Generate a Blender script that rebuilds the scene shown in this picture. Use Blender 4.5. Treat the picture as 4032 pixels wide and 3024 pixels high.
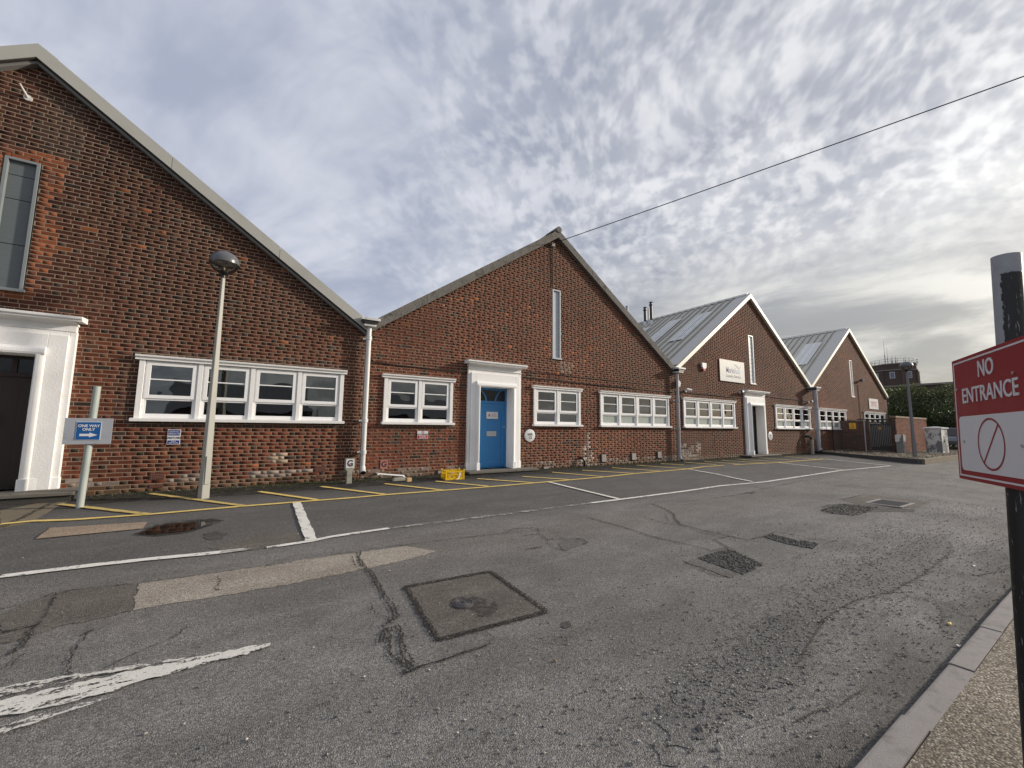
import bpy, math, random
import numpy as np
from mathutils import Vector, Matrix

scene = bpy.context.scene
for o in list(bpy.data.objects):
    bpy.data.objects.remove(o)
COL = scene.collection
R = math.radians

# ------------------------------------------------------------------ camera
cam_d = bpy.data.cameras.new('camera')
cam_d.sensor_fit = 'HORIZONTAL'
cam_d.sensor_width = 36.0
cam_d.lens = 14.0166
cam_d.clip_start = 0.05
cam_d.clip_end = 2000
cam = bpy.data.objects.new('camera', cam_d)
COL.objects.link(cam)
YAW, PITCH, ROLL = R(32.1733), R(6.1002), R(0.6283)
fw = Vector((math.sin(YAW) * math.cos(PITCH), math.cos(YAW) * math.cos(PITCH), math.sin(PITCH)))
rt = Vector((math.cos(YAW), -math.sin(YAW), 0))
up = rt.cross(fw)
r2 = rt * math.cos(ROLL) + up * math.sin(ROLL)
u2 = up * math.cos(ROLL) - rt * math.sin(ROLL)
m3 = Matrix((r2, u2, -fw)).transposed()
CAMLOC = Vector((0, -10.3, 1.315))
cam.matrix_world = Matrix.Translation(CAMLOC) @ m3.to_4x4()
scene.camera = cam

# ------------------------------------------------------------------ light
SUN_EL, SUN_AZ = R(18.0), R(110.0)          # azimuth clockwise from +Y
sun_dir = Vector((math.sin(SUN_AZ) * math.cos(SUN_EL), math.cos(SUN_AZ) * math.cos(SUN_EL), math.sin(SUN_EL)))
sl = bpy.data.lights.new('sun', 'SUN')
sl.energy = 3.6
sl.angle = R(3.0)
sl.color = (1.0, 0.89, 0.75)
so = bpy.data.objects.new('sun', sl)
COL.objects.link(so)
so.rotation_euler = (-sun_dir).to_track_quat('-Z', 'Y').to_euler()
so.location = (30, -20, 30)

world = bpy.data.worlds.new('World')
scene.world = world
world.use_nodes = True
wt = world.node_tree
wt.nodes.clear()
vs = scene.view_settings
vs.view_transform = 'Standard'
vs.look = 'None'
vs.exposure = 0.24
vs.gamma = 1.0
vs.use_curve_mapping = False
scene.cycles.caustics_reflective = False
scene.cycles.caustics_refractive = False
scene.cycles.sample_clamp_indirect = 3.0
scene.cycles.sample_clamp_direct = 5.0


class NT:
    """small helper for writing node trees"""
    def __init__(self, tree):
        self.t = tree

    def n(self, kind, **kw):
        nd = self.t.nodes.new(kind)
        for k, v in kw.items():
            setattr(nd, k, v)
        return nd

    def put(self, sock, v):
        if isinstance(v, bpy.types.NodeSocket):
            self.t.links.new(v, sock)
        elif v is not None:
            if hasattr(sock.default_value, '__len__') and not hasattr(v, '__len__'):
                v = (v,) * len(sock.default_value)
            if hasattr(sock.default_value, '__len__') and len(sock.default_value) == 4 and len(v) == 3:
                v = (*v, 1)
            sock.default_value = v

    def math(self, op, a, b=None, c=None, clamp=False):
        nd = self.n('ShaderNodeMath', operation=op, use_clamp=clamp)
        for i, v in enumerate((a, b, c)):
            if v is not None:
                self.put(nd.inputs[i], v)
        return nd.outputs[0]

    def vmath(self, op, a, b=None, out=0):
        nd = self.n('ShaderNodeVectorMath', operation=op)
        self.put(nd.inputs[0], a)
        if b is not None:
            if op == 'SCALE':
                self.put(nd.inputs['Scale'], b)
            else:
                self.put(nd.inputs[1], b)
        return nd.outputs[out]

    def noise(self, vec, scale, detail=3, rough=0.55, dist=0.0):
        nd = self.n('ShaderNodeTexNoise')
        self.put(nd.inputs['Vector'], vec)
        nd.inputs['Scale'].default_value = scale
        nd.inputs['Detail'].default_value = detail
        nd.inputs['Roughness'].default_value = rough
        nd.inputs['Distortion'].default_value = dist
        return nd.outputs['Fac']

    def voro(self, vec, scale, feature='F1', out='Distance', rnd=1.0):
        nd = self.n('ShaderNodeTexVoronoi', feature=feature)
        self.put(nd.inputs['Vector'], vec)
        nd.inputs['Scale'].default_value = scale
        nd.inputs['Randomness'].default_value = rnd
        return nd.outputs[out]

    def ramp(self, fac, stops, interp='LINEAR'):
        nd = self.n('ShaderNodeValToRGB')
        cr = nd.color_ramp
        cr.interpolation = interp
        while len(cr.elements) < len(stops):
            cr.elements.new(0.5)
        for e, (p, c) in zip(cr.elements, stops):
            e.position = p
            e.color = (c, c, c, 1) if not hasattr(c, '__len__') else (*c, 1)
        self.put(nd.inputs[0], fac)
        return nd.outputs[0]

    def step(self, v, a, b):
        nd = self.n('ShaderNodeMapRange', interpolation_type='SMOOTHSTEP')
        self.put(nd.inputs[0], v)
        nd.inputs[1].default_value = a
        nd.inputs[2].default_value = b
        return nd.outputs[0]

    def mix(self, fac, a, b, blend='MIX'):
        nd = self.n('ShaderNodeMix', data_type='RGBA', blend_type=blend)
        self.put(nd.inputs[0], fac)
        self.put(nd.inputs[6], a)
        self.put(nd.inputs[7], b)
        return nd.outputs[2]

    def mixf(self, fac, a, b):
        nd = self.n('ShaderNodeMix', data_type='FLOAT')
        self.put(nd.inputs[0], fac)
        self.put(nd.inputs[2], a)
        self.put(nd.inputs[3], b)
        return nd.outputs[0]

    def mapping(self, vec, scale=(1, 1, 1), rot=(0, 0, 0), loc=(0, 0, 0)):
        nd = self.n('ShaderNodeMapping')
        self.put(nd.inputs[0], vec)
        nd.inputs['Scale'].default_value = scale
        nd.inputs['Rotation'].default_value = rot
        nd.inputs['Location'].default_value = loc
        return nd.outputs[0]

    def sep(self, vec):
        nd = self.n('ShaderNodeSeparateXYZ')
        self.put(nd.inputs[0], vec)
        return nd.outputs

    def comb(self, x, y, z):
        nd = self.n('ShaderNodeCombineXYZ')
        for i, v in enumerate((x, y, z)):
            self.put(nd.inputs[i], v)
        return nd.outputs[0]


# ---- sky: Nishita air seen through a layer of altocumulus that thickens to streaky stratus towards the sun
W = NT(wt)
sky = W.n('ShaderNodeTexSky', sky_type='NISHITA', sun_disc=False)
sky.sun_elevation = SUN_EL
sky.sun_rotation = SUN_AZ
sky.air_density = 1.0
sky.dust_density = 1.5
geo = W.n('ShaderNodeTexCoord').outputs['Generated']
dn = W.vmath('NORMALIZE', geo)
dx, dy, dz = W.sep(dn)
hz = W.math('MAXIMUM', W.math('ADD', dz, 0.22), 0.12)
cp = W.comb(W.math('DIVIDE', dx, hz), W.math('DIVIDE', dy, hz), 0.0)


def wobble(vec, scale, amt, detail=2):
    nd = W.n('ShaderNodeTexNoise')
    W.put(nd.inputs['Vector'], vec)
    nd.inputs['Scale'].default_value = scale
    nd.inputs['Detail'].default_value = detail
    return W.vmath('ADD', vec, W.vmath('SCALE', W.vmath('SUBTRACT', nd.outputs['Color'], (0.5, 0.5, 0.5)), amt))


cpw = wobble(cp, 1.6, 0.28)
cpf = wobble(cpw, 7.0, 0.035, 1)
RA = R(-38)                                             # bearing of the cloud rows
hz2 = W.math('ADD', W.math('MAXIMUM', dz, 0.0), 0.55)
cps = wobble(W.comb(W.math('DIVIDE', dx, hz2), W.math('DIVIDE', dy, hz2), 0.0), 2.2, 0.16)
rowv = W.mapping(W.mapping(cps, rot=(0, 0, RA)), scale=(0.85, 1.0, 1))
cells = W.noise(rowv, 36.0, 2.2, 0.5)                  # small cloudlets
rows = W.noise(W.mapping(W.mapping(cpf, rot=(0, 0, RA)), scale=(0.35, 1.0, 1)), 9.0, 2, 0.5)
streak = W.noise(W.mapping(W.mapping(cpw, rot=(0, 0, R(62))), scale=(0.30, 1.0, 1)), 4.2, 5, 0.55)
broad = W.noise(cpw, 2.1, 4, 0.55)
mass_n = W.noise(W.mapping(cpw, loc=(2.3, 5.1, 0)), 1.1, 3, 0.5)
# towards the sun (right of the street) the sheet turns to layered grey stratus
east = W.vmath('DOT_PRODUCT', dn, (0.905, -0.425, 0.0), out='Value')
ripz = W.math('MULTIPLY', W.step(W.math('ADD', east, W.math('MULTIPLY', W.math('SUBTRACT', mass_n, .5), .9)), -0.30, 0.16), W.step(dz, 0.20, 0.40))
low = W.step(dz, 0.46, 0.16)
strat = W.noise(W.mapping(wobble(W.comb(W.math('MULTIPLY', W.math('ARCTAN2', dx, dy), 1.0), W.math('MULTIPLY', dz, 3.4), 0.0), 2.0, 0.35), scale=(1, 1, 1)), 3.4, 6, 0.58)
soft = W.math('ADD', W.math('MULTIPLY', broad, 0.5), W.math('MULTIPLY', streak, 0.5))
rip = W.math('ADD', W.math('MULTIPLY', cells, 0.74), W.math('MULTIPLY', rows, 0.26))
lum_soft = W.step(soft, 0.38, 0.62)
lum_rip = W.step(rip, 0.375, 0.65)
lum_str = W.step(strat, 0.38, 0.62)
lum = W.mixf(W.math('MULTIPLY', ripz, 0.80), W.math('ADD', W.math('MULTIPLY', lum_soft, 0.72), 0.16), W.math('ADD', W.math('MULTIPLY', lum_rip, 0.62), W.math('MULTIPLY', lum_soft, 0.36)))
lum = W.mixf(W.math('MULTIPLY', low, W.step(east, -0.25, 0.45)), lum, W.math('MULTIPLY', lum_str, 0.85))
thin = W.mix(W.step(east, -0.4, 0.6), (3.25, 3.65, 4.75), (3.1, 3.3, 3.95))
thick = W.mix(W.step(east, -0.4, 0.6), (5.9, 6.1, 6.8), (6.9, 7.0, 7.3))
thin = W.mix(W.math('MULTIPLY', low, W.step(east, 0.0, 0.6)), thin, (2.45, 2.45, 2.5))
thick = W.mix(W.math('MULTIPLY', low, W.step(east, 0.0, 0.6)), thick, (5.8, 5.7, 5.35))
cloud = W.mix(lum, thin, thick)
sdot = W.math('MAXIMUM', W.vmath('DOT_PRODUCT', dn, tuple(sun_dir), out='Value'), 0.0)
glow = W.math('ADD', W.math('MULTIPLY', W.math('POWER', sdot, 4.0), 0.34), W.math('MULTIPLY', W.math('POWER', sdot, 24.0), 1.2))
cloud = W.mix(1.0, cloud, W.vmath('SCALE', W.mix(0.0, (8.6, 8.2, 7.0), (0, 0, 0)), W.math('MULTIPLY', glow, W.mixf(lum, 0.45, 1.2))), 'ADD')
air = W.mix(W.math('ADD', 0.86, W.math('MULTIPLY', lum, 0.14), clamp=True), sky.outputs[0], cloud)
air = W.mix(W.step(dz, 0.05, -0.03), air, (3.6, 3.55, 3.5))
bg = W.n('ShaderNodeBackground')
W.put(bg.inputs['Color'], air)
bg.inputs['Strength'].default_value = 0.10
wo = W.n('ShaderNodeOutputWorld')
wt.links.new(bg.outputs[0], wo.inputs[0])

# ------------------------------------------------------------------ helpers
rng = random.Random(11)
nrng = np.random.default_rng(5)
SLOPE = 0.0235


def gz(y):
    return SLOPE * max(y, -9.6) if y < 0 else 0.0


class MB:
    def __init__(self):
        self.v = []
        self.f = []

    def quadbox(self, p):                       # 8 corner points, bottom ring then top ring
        b = len(self.v)
        self.v += [tuple(q) for q in p]
        for a in ((0, 3, 2, 1), (4, 5, 6, 7), (0, 1, 5, 4), (1, 2, 6, 5), (2, 3, 7, 6), (3, 0, 4, 7)):
            self.f.append(tuple(b + i for i in a))
        return self

    def box(self, x0, x1, y0, y1, z0, z1):
        return self.quadbox([(x0, y0, z0), (x1, y0, z0), (x1, y1, z0), (x0, y1, z0),
                             (x0, y0, z1), (x1, y0, z1), (x1, y1, z1), (x0, y1, z1)])

    def cyl(self, a, b, r, r2=None, seg=14, cap=True):
        a, b = Vector(a), Vector(b)
        r2 = r if r2 is None else r2
        d = (b - a).normalized()
        s = d.orthogonal().normalized()
        t = d.cross(s)
        k = len(self.v)
        for c, rr in ((a, r), (b, r2)):
            for i in range(seg):
                an = 2 * math.pi * i / seg
                self.v.append(tuple(c + s * (rr * math.cos(an)) + t * (rr * math.sin(an))))
        for i in range(seg):
            j = (i + 1) % seg
            self.f.append((k + i, k + j, k + seg + j, k + seg + i))
        if cap:
            self.f.append(tuple(k + seg - 1 - i for i in range(seg)))
            self.f.append(tuple(k + seg + i for i in range(seg)))
        return self

    def tube(self, pts, r, seg=8):
        for a, b in zip(pts[:-1], pts[1:]):
            self.cyl(a, b, r, seg=seg)
        return self

    def lathe(self, c, prof, seg=28, sx=1.0, sy=1.0):
        k = len(self.v)
        n = len(prof)
        for r, z in prof:
            for i in range(seg):
                an = 2 * math.pi * i / seg
                self.v.append((c[0] + r * sx * math.cos(an), c[1] + r * sy * math.sin(an), c[2] + z))
        for p in range(n - 1):
            for i in range(seg):
                j = (i + 1) % seg
                self.f.append((k + p * seg + i, k + p * seg + j, k + (p + 1) * seg + j, k + (p + 1) * seg + i))
        return self

    def prism(self, poly, y0, y1, axis='y'):     # polygon in (x, z) extruded along y, or (x, y) along z
        k = len(self.v)
        n = len(poly)
        for yy in (y0, y1):
            for a, b in poly:
                self.v.append((a, yy, b) if axis == 'y' else ((a, b, yy) if axis == 'z' else (yy, a, b)))
        for i in range(n):
            j = (i + 1) % n
            self.f.append((k + i, k + j, k + n + j, k + n + i))
        self.f.append(tuple(k + n - 1 - i for i in range(n)))
        self.f.append(tuple(k + n + i for i in range(n)))
        return self

    def quad(self, *p):
        k = len(self.v)
        self.v += [tuple(q) for q in p]
        self.f.append(tuple(range(k, k + len(p))))
        return self

    def mesh(self, name, fix=True):
        me = bpy.data.meshes.new(name)
        me.from_pydata(self.v, [], self.f)
        if fix:
            import bmesh
            bm = bmesh.new()
            bm.from_mesh(me)
            bmesh.ops.recalc_face_normals(bm, faces=bm.faces)
            bm.to_mesh(me)
            bm.free()
        me.update()
        return me

    def obj(self, name, mat, parent=None, smooth=False, bevel=0.0, fix=True):
        o = bpy.data.objects.new(name, self.mesh(name, fix))
        o.data.materials.append(mat)
        COL.objects.link(o)
        if parent is not None:
            o.parent = parent
        if smooth:
            for p in o.data.polygons:
                p.use_smooth = True
            o.data.set_sharp_from_angle(angle=R(40))
        if bevel:
            b = o.modifiers.new('bevel', 'BEVEL')
            b.width = bevel
            b.segments = 2
            b.limit_method = 'ANGLE'
        return o


def thing(name, label, cat, loc=(0, 0, 0), group=None):
    o = bpy.data.objects.new(name, None)
    o.empty_display_size = 0.2
    o.location = loc
    COL.objects.link(o)
    return tag(o, label, cat, group)


def tag(o, label, cat, group=None):
    o['label'] = label
    o['category'] = cat
    if group:
        o['group'] = group
    return o


def struct(o, kind='structure', label=None):
    o['kind'] = kind
    if label:
        o['label'] = label
    return o


def local(o):
    """keep world placement of parts authored in world space under an Empty that is not at the origin"""
    for c in o.children:
        c.matrix_parent_inverse = Matrix.Translation(-Vector(o.location))
    return o


# ------------------------------------------------------------------ materials
def newmat(name):
    m = bpy.data.materials.new(name)
    m.use_nodes = True
    t = m.node_tree
    t.nodes.clear()
    N = NT(t)
    out = N.n('ShaderNodeOutputMaterial')
    b = N.n('ShaderNodeBsdfPrincipled')
    t.links.new(b.outputs[0], out.inputs[0])
    pos = N.n('ShaderNodeNewGeometry').outputs['Position']
    return m, N, b, pos, out


def bump(N, b, h, dist, strength=1.0):
    nd = N.n('ShaderNodeBump')
    N.put(nd.inputs['Height'], h)
    nd.inputs['Distance'].default_value = dist
    nd.inputs['Strength'].default_value = strength
    N.t.links.new(nd.outputs[0], b.inputs['Normal'])


def simple(name, col, rough=0.5, metal=0.0, var=0.12, scale=6.0, dirt=None, dirt_amt=0.0, bmp=0.0, bscale=60, stretch=(1, 1, 1), spec=0.5, dlim=(0.5, 0.72)):
    m, N, b, pos, out = newmat(name)
    p = N.mapping(pos, scale=stretch)
    n1 = N.noise(p, scale, 4, 0.6)
    c = N.mix(n1, tuple(x * (1 - var) for x in col), tuple(min(1, x * (1 + var)) for x in col))
    if dirt:
        n2 = N.noise(N.mapping(pos, scale=stretch, loc=(4.1, 2.2, 7)), scale * 0.6, 5, 0.65)
        c = N.mix(N.math('MULTIPLY', N.step(n2, *dlim), dirt_amt), c, dirt)
    N.put(b.inputs['Base Color'], c)
    N.put(b.inputs['Roughness'], N.mixf(n1, max(0.02, rough - 0.08), min(1, rough + 0.08)))
    b.inputs['Metallic'].default_value = metal
    b.inputs['Specular IOR Level'].default_value = spec
    if bmp:
        bump(N, b, N.noise(pos, bscale, 4, 0.6), bmp)
    return m


def brick_mat(name, per_object):
    m, N, b, pos, out = newmat(name)
    if per_object:
        col = N.n('ShaderNodeObjectInfo').outputs['Color']
    else:
        col = N.n('ShaderNodeAttribute', attribute_name='Col').outputs['Color']
    g1 = N.noise(pos, 38, 4, 0.65)
    g2 = N.noise(pos, 9, 3, 0.6)
    f = N.math('ADD', N.math('MULTIPLY', g1, 0.8), N.math('MULTIPLY', g2, 0.5))
    c = N.mix(1.0, col, N.ramp(f, [(0.35, 0.62), (0.95, 1.38)]), 'MULTIPLY')
    # pale lime bloom here and there
    bl = N.math('MULTIPLY', N.step(N.noise(pos, 3.1, 5, 0.7), 0.62, 0.82), 0.10)
    c = N.mix(bl, c, (0.32, 0.25, 0.19))
    N.put(b.inputs['Base Color'], c)
    b.inputs['Roughness'].default_value = 0.9
    b.inputs['Specular IOR Level'].default_value = 0.25
    bump(N, b, N.noise(pos, 110, 4, 0.7), 0.003)
    return m


M = {}
M['brick'] = brick_mat('brick_mass', False)
M['brick1'] = brick_mat('brick_single', True)
def mortar_mat(name, k):
    m, N, b, pos, out = newmat(name)
    n1 = N.noise(pos, 5, 5, 0.6)
    n2 = N.noise(pos, 0.7, 3, 0.6)
    c = N.mix(n1, tuple(v * k for v in (0.30, 0.215, 0.145)), tuple(v * k for v in (0.43, 0.32, 0.225)))
    c = N.mix(N.step(n2, 0.45, 0.7), c, tuple(v * k for v in (0.25, 0.178, 0.12)))
    c = N.mix(N.math('MULTIPLY', N.step(N.noise(N.mapping(pos, scale=(1, 1, .3)), 1.4, 4, .7), .60, .74), 0.7), c, (0.10, 0.083, 0.068))
    N.put(b.inputs['Base Color'], c)
    b.inputs['Roughness'].default_value = 0.95
    bump(N, b, N.noise(pos, 90, 4, 0.7), 0.003)
    return m


M['mortar'] = mortar_mat('mortar', 0.80)
M['mortar2'] = mortar_mat('mortar_sooty', 0.66)

M['white'] = simple('white_paint', (0.84, 0.835, 0.82), 0.38, var=0.03, dirt=(0.55, 0.53, 0.49), dirt_amt=0.2, scale=3)
M['stucco'] = simple('white_painted_stone', (0.86, 0.855, 0.84), 0.65, var=0.03, dirt=(0.58, 0.57, 0.54), dirt_amt=0.3, scale=2.5, bmp=0.004, bscale=45, stretch=(1, 1, .5))
M['upvc'] = simple('white_plastic', (0.86, 0.86, 0.86), 0.28, var=0.02, scale=2)
M['pipe_white'] = simple('white_pipe_paint', (0.68, 0.68, 0.66), 0.4, var=0.06, dirt=(0.30, 0.29, 0.27), dirt_amt=0.6, scale=5, stretch=(1, 1, .25))
M['pipe_grey'] = simple('grey_pipe_paint', (0.36, 0.37, 0.40), 0.5, var=0.12, dirt=(0.16, 0.15, 0.14), dirt_amt=0.6, scale=5, stretch=(1, 1, .3))
M['verge_metal'] = simple('verge_metal', (0.40, 0.40, 0.365), 0.55, var=0.05, dirt=(0.30, 0.29, 0.25), dirt_amt=0.4, scale=1.6, metal=0.0)
M['soffit'] = simple('soffit_grey', (0.20, 0.20, 0.19), 0.6, var=0.1)
M['verge_stone'] = simple('weathered_cement_verge', (0.16, 0.15, 0.135), 0.95, var=0.45, dirt=(0.055, 0.052, 0.04), dirt_amt=0.8, scale=7, bmp=0.02, bscale=25)
M['barge_cream'] = simple('cream_bargeboard', (0.72, 0.70, 0.60), 0.5, var=0.05, dirt=(0.5, 0.47, 0.36), dirt_amt=0.4, scale=2)
M['fillet'] = simple('mortar_fillet', (0.24, 0.175, 0.12), 0.9, var=0.2, scale=10)
M['dark_gap'] = simple('dark_gap', (0.03, 0.027, 0.024), 0.9)
M['roof'] = simple('roof_sheet', (0.52, 0.50, 0.44), 0.65, var=0.14, dirt=(0.28, 0.28, 0.26), dirt_amt=0.5, scale=2.2, stretch=(1, 2, 1))
M['roof_dark'] = simple('roof_sheet_dark', (0.30, 0.29, 0.255), 0.7, var=0.2, scale=3)
M['roof_old'] = simple('old_roof_sheet', (0.16, 0.155, 0.145), 0.9, var=0.3, scale=4)
M['skylight'] = simple('skylight_sheet', (0.72, 0.73, 0.72), 0.5, var=0.08, dirt=(0.36, 0.37, 0.36), dirt_amt=0.4, scale=2)
M['flash'] = simple('flashing', (0.48, 0.47, 0.44), 0.45, var=0.06, scale=2)
M['slate_panel'] = simple('grey_infill_panel', (0.115, 0.135, 0.142), 0.55, var=0.12, dirt=(0.07, 0.08, 0.085), dirt_amt=0.4, scale=3, stretch=(1, 1, 20))
M['slot_grey'] = simple('pale_grey_panel', (0.42, 0.45, 0.48), 0.5, var=0.1, scale=5)
M['slot_frame'] = simple('slot_frame_grey', (0.21, 0.235, 0.24), 0.5, var=0.08)
M['blue'] = simple('blue_door_paint', (0.028, 0.185, 0.44), 0.33, var=0.08, scale=4)
M['brown'] = simple('dark_brown_wood', (0.018, 0.008, 0.006), 0.6, var=0.4, scale=5, stretch=(6, 6, .5))
M['black'] = simple('black_paint', (0.014, 0.014, 0.014), 0.42, var=0.3)
M['blackplastic'] = simple('black_plastic', (0.02, 0.02, 0.02), 0.35, var=0.2)
M['steel'] = simple('steel_plate', (0.55, 0.54, 0.52), 0.38, metal=0.9, var=0.08)
M['step'] = simple('step_stone', (0.14, 0.13, 0.11), 0.9, var=0.3, dirt=(0.06, 0.065, 0.035), dirt_amt=0.6, scale=8, bmp=0.01)
M['step_dark'] = simple('step_riser', (0.05, 0.047, 0.042), 0.95, var=0.3, scale=8, bmp=0.01)
M['terra'] = simple('terracotta', (0.20, 0.085, 0.06), 0.9, var=0.2, scale=20)
M['hole'] = simple('vent_hole', (0.01, 0.009, 0.009), 0.9)
M['grey_box'] = simple('grey_vent_cover', (0.30, 0.27, 0.25), 0.6, var=0.15, scale=9)
M['lamp_post'] = simple('lamp_column_paint', (0.34, 0.335, 0.30), 0.5, var=0.08, dirt=(0.25, 0.24, 0.19), dirt_amt=0.4, scale=5, stretch=(1, 1, .3))
M['lamp_post_dark'] = simple('lamp_column_grey', (0.17, 0.17, 0.18), 0.5, var=0.08, scale=5, stretch=(1, 1, .3))
M['galv'] = simple('galvanised_post', (0.36, 0.40, 0.37), 0.5, var=0.08, dirt=(0.24, 0.27, 0.24), dirt_amt=0.4, scale=6, stretch=(1, 1, .4))
M['plate_grey'] = simple('grey_sign_plate', (0.34, 0.36, 0.40), 0.45, var=0.06, dirt=(0.16, 0.17, 0.18), dirt_amt=0.45, scale=9)
M['sign_blue'] = simple('sign_blue', (0.006, 0.09, 0.29), 0.35, var=0.04)
M['sign_blue2'] = simple('sign_royal_blue', (0.012, 0.04, 0.24), 0.4, var=0.04)
M['sign_white'] = simple('sign_white', (0.66, 0.66, 0.67), 0.4, var=0.03, scale=8)
M['sign_red'] = simple('sign_red', (0.275, 0.005, 0.015), 0.40, var=0.06, scale=7, spec=0.3)
M['sign_red2'] = simple('sign_small_red', (0.40, 0.03, 0.04), 0.4, var=0.05)
M['sign_cream'] = simple('sign_cream', (0.52, 0.525, 0.49), 0.5, var=0.05, scale=3)
M['ink'] = simple('sign_ink', (0.02, 0.022, 0.03), 0.5)
M['ink_navy'] = simple('ink_navy', (0.05, 0.07, 0.20), 0.5)
M['ink_light'] = simple('ink_pale_blue', (0.20, 0.33, 0.48), 0.5)
M['ink_grey'] = simple('ink_grey', (0.12, 0.13, 0.16), 0.5)
M['ink_red'] = simple('ink_red_brown', (0.36, 0.11, 0.08), 0.5)
M['yellow_plate'] = simple('yellow_plate', (0.78, 0.40, 0.02), 0.4, var=0.05)
M['crate'] = simple('yellow_crate_plastic', (0.80, 0.52, 0.012), 0.4, var=0.06)
M['litter'] = simple('pale_litter', (0.62, 0.60, 0.55), 0.5, var=0.2, scale=30)
M['litter_col'] = simple('printed_wrapper', (0.45, 0.20, 0.10), 0.4, var=0.4, scale=30)
M['wood'] = simple('wood_offcut', (0.46, 0.31, 0.15), 0.8, var=0.15, scale=12, stretch=(1, 6, 6))
M['stone'] = simple('post_concrete', (0.34, 0.33, 0.28), 0.9, var=0.2, dirt=(0.16, 0.17, 0.10), dirt_amt=0.5, scale=9, bmp=0.01)
M['pink'] = simple('faded_red_plaque', (0.42, 0.17, 0.14), 0.5, var=0.15, scale=14)
M['plastic_red'] = simple('red_strobe', (0.45, 0.02, 0.02), 0.3)
M['cabinet'] = simple('flaking_cabinet_paint', (0.62, 0.62, 0.58), 0.75, var=0.08, dirt=(0.13, 0.135, 0.145), dirt_amt=0.9, scale=3.0, stretch=(1, 1, .5), bmp=0.006, dlim=(0.46, 0.52))
M['cable'] = simple('black_cable', (0.02, 0.017, 0.015), 0.7)
M['iron'] = simple('cast_iron', (0.075, 0.073, 0.075), 0.5, var=0.2, scale=30, metal=0.3, bmp=0.002)
M['interior'] = simple('interior_wall', (0.20, 0.195, 0.19), 0.9, var=0.1)
M['film'] = simple('frosted_film', (0.36, 0.40, 0.37), 0.25, var=0.12, scale=4)
M['silver'] = simple('car_paint_silver', (0.16, 0.17, 0.19), 0.25, metal=0.6)
M['tyre'] = simple('tyre', (0.015, 0.015, 0.015), 0.85)
M['towerbrick'] = simple('tower_brick', (0.080, 0.056, 0.046), 0.95, var=0.25, dirt=(0.07, 0.05, 0.04), dirt_amt=0.6, scale=0.9, stretch=(1, 1, 2.2))
M['towerband'] = simple('tower_stone_band', (0.22, 0.19, 0.17), 0.95, var=0.2, scale=1.5)
M['rail'] = simple('tower_railing', (0.28, 0.28, 0.31), 0.5)

m, N, b, pos, out = newmat('half_painted_post')
x, y, z = N.sep(pos)
ax_y = N.math('ADD', -10.065, N.math('MULTIPLY', N.math('SUBTRACT', 1.985, z), 0.0347))
rag = N.math('SUBTRACT', N.noise(pos, 45, 5, 0.7), 0.5)
side = N.step(N.math('ADD', N.math('SUBTRACT', ax_y, y), N.math('ADD', N.math('MULTIPLY', rag, 0.03), 0.012)), -0.001, 0.002)
under = N.step(N.math('ADD', z, N.math('MULTIPLY', rag, 0.012)), 1.915, 1.908)
allround = N.step(z, 1.30, 1.25)
blackm = N.math('MAXIMUM', allround, N.math('MULTIPLY', side, under))
scr = N.noise(N.mapping(pos, scale=(1, 1, 0.12)), 130, 4, 0.7)
blackm = N.math('MULTIPLY', blackm, N.step(scr, 0.66, 0.60))
N.put(b.inputs['Base Color'], N.mix(blackm, N.mix(N.noise(pos, 20, 4, .6), (0.24, 0.25, 0.27), (0.38, 0.39, 0.41)), (0.010, 0.010, 0.010)))
b.inputs['Roughness'].default_value = 0.5
bump(N, b, blackm, 0.002)
M['post'] = m

# glass: part mirror, part see-through
m, N, b, pos, out = newmat('window_glass')
m.node_tree.nodes.remove(b)
gl = N.n('ShaderNodeBsdfGlossy')
gl.inputs['Color'].default_value = (0.95, 0.97, 1.0, 1)
gl.inputs['Roughness'].default_value = 0.015
tr = N.n('ShaderNodeBsdfTransparent')
tr.inputs['Color'].default_value = (0.50, 0.55, 0.55, 1)
fr = N.n('ShaderNodeFresnel')
fr.inputs['IOR'].default_value = 1.75
wob = N.n('ShaderNodeBump')
N.put(wob.inputs['Height'], N.noise(pos, 2.2, 1, 0.5))
wob.inputs['Distance'].default_value = 0.004
N.t.links.new(wob.outputs[0], gl.inputs['Normal'])
mx = N.n('ShaderNodeMixShader')
N.t.links.new(N.math('ADD', fr.outputs[0], 0.055), mx.inputs[0])
N.t.links.new(tr.outputs[0], mx.inputs[1])
N.t.links.new(gl.outputs[0], mx.inputs[2])
N.t.links.new(mx.outputs[0], out.inputs[0])
M['glass'] = m

# lamp globe: clear plastic bowl
m, N, b, pos, out = newmat('lamp_globe_clear')
m.node_tree.nodes.remove(b)
gl = N.n('ShaderNodeBsdfGlossy')
gl.inputs['Roughness'].default_value = 0.04
tr = N.n('ShaderNodeBsdfTransparent')
tr.inputs['Color'].default_value = (0.93, 0.92, 0.88, 1)
fr = N.n('ShaderNodeFresnel')
fr.inputs['IOR'].default_value = 1.5
mx = N.n('ShaderNodeMixShader')
N.t.links.new(N.math('ADD', fr.outputs[0], 0.05), mx.inputs[0])
N.t.links.new(tr.outputs[0], mx.inputs[1])
N.t.links.new(gl.outputs[0], mx.inputs[2])
N.t.links.new(mx.outputs[0], out.inputs[0])
M['globe'] = m
M['dark_glass'] = simple('dark_glass', (0.012, 0.014, 0.016), 0.08, var=0.1, spec=0.35)
M['dome'] = simple('lamp_dome', (0.10, 0.105, 0.115), 0.3, var=0.1, scale=10)

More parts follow.
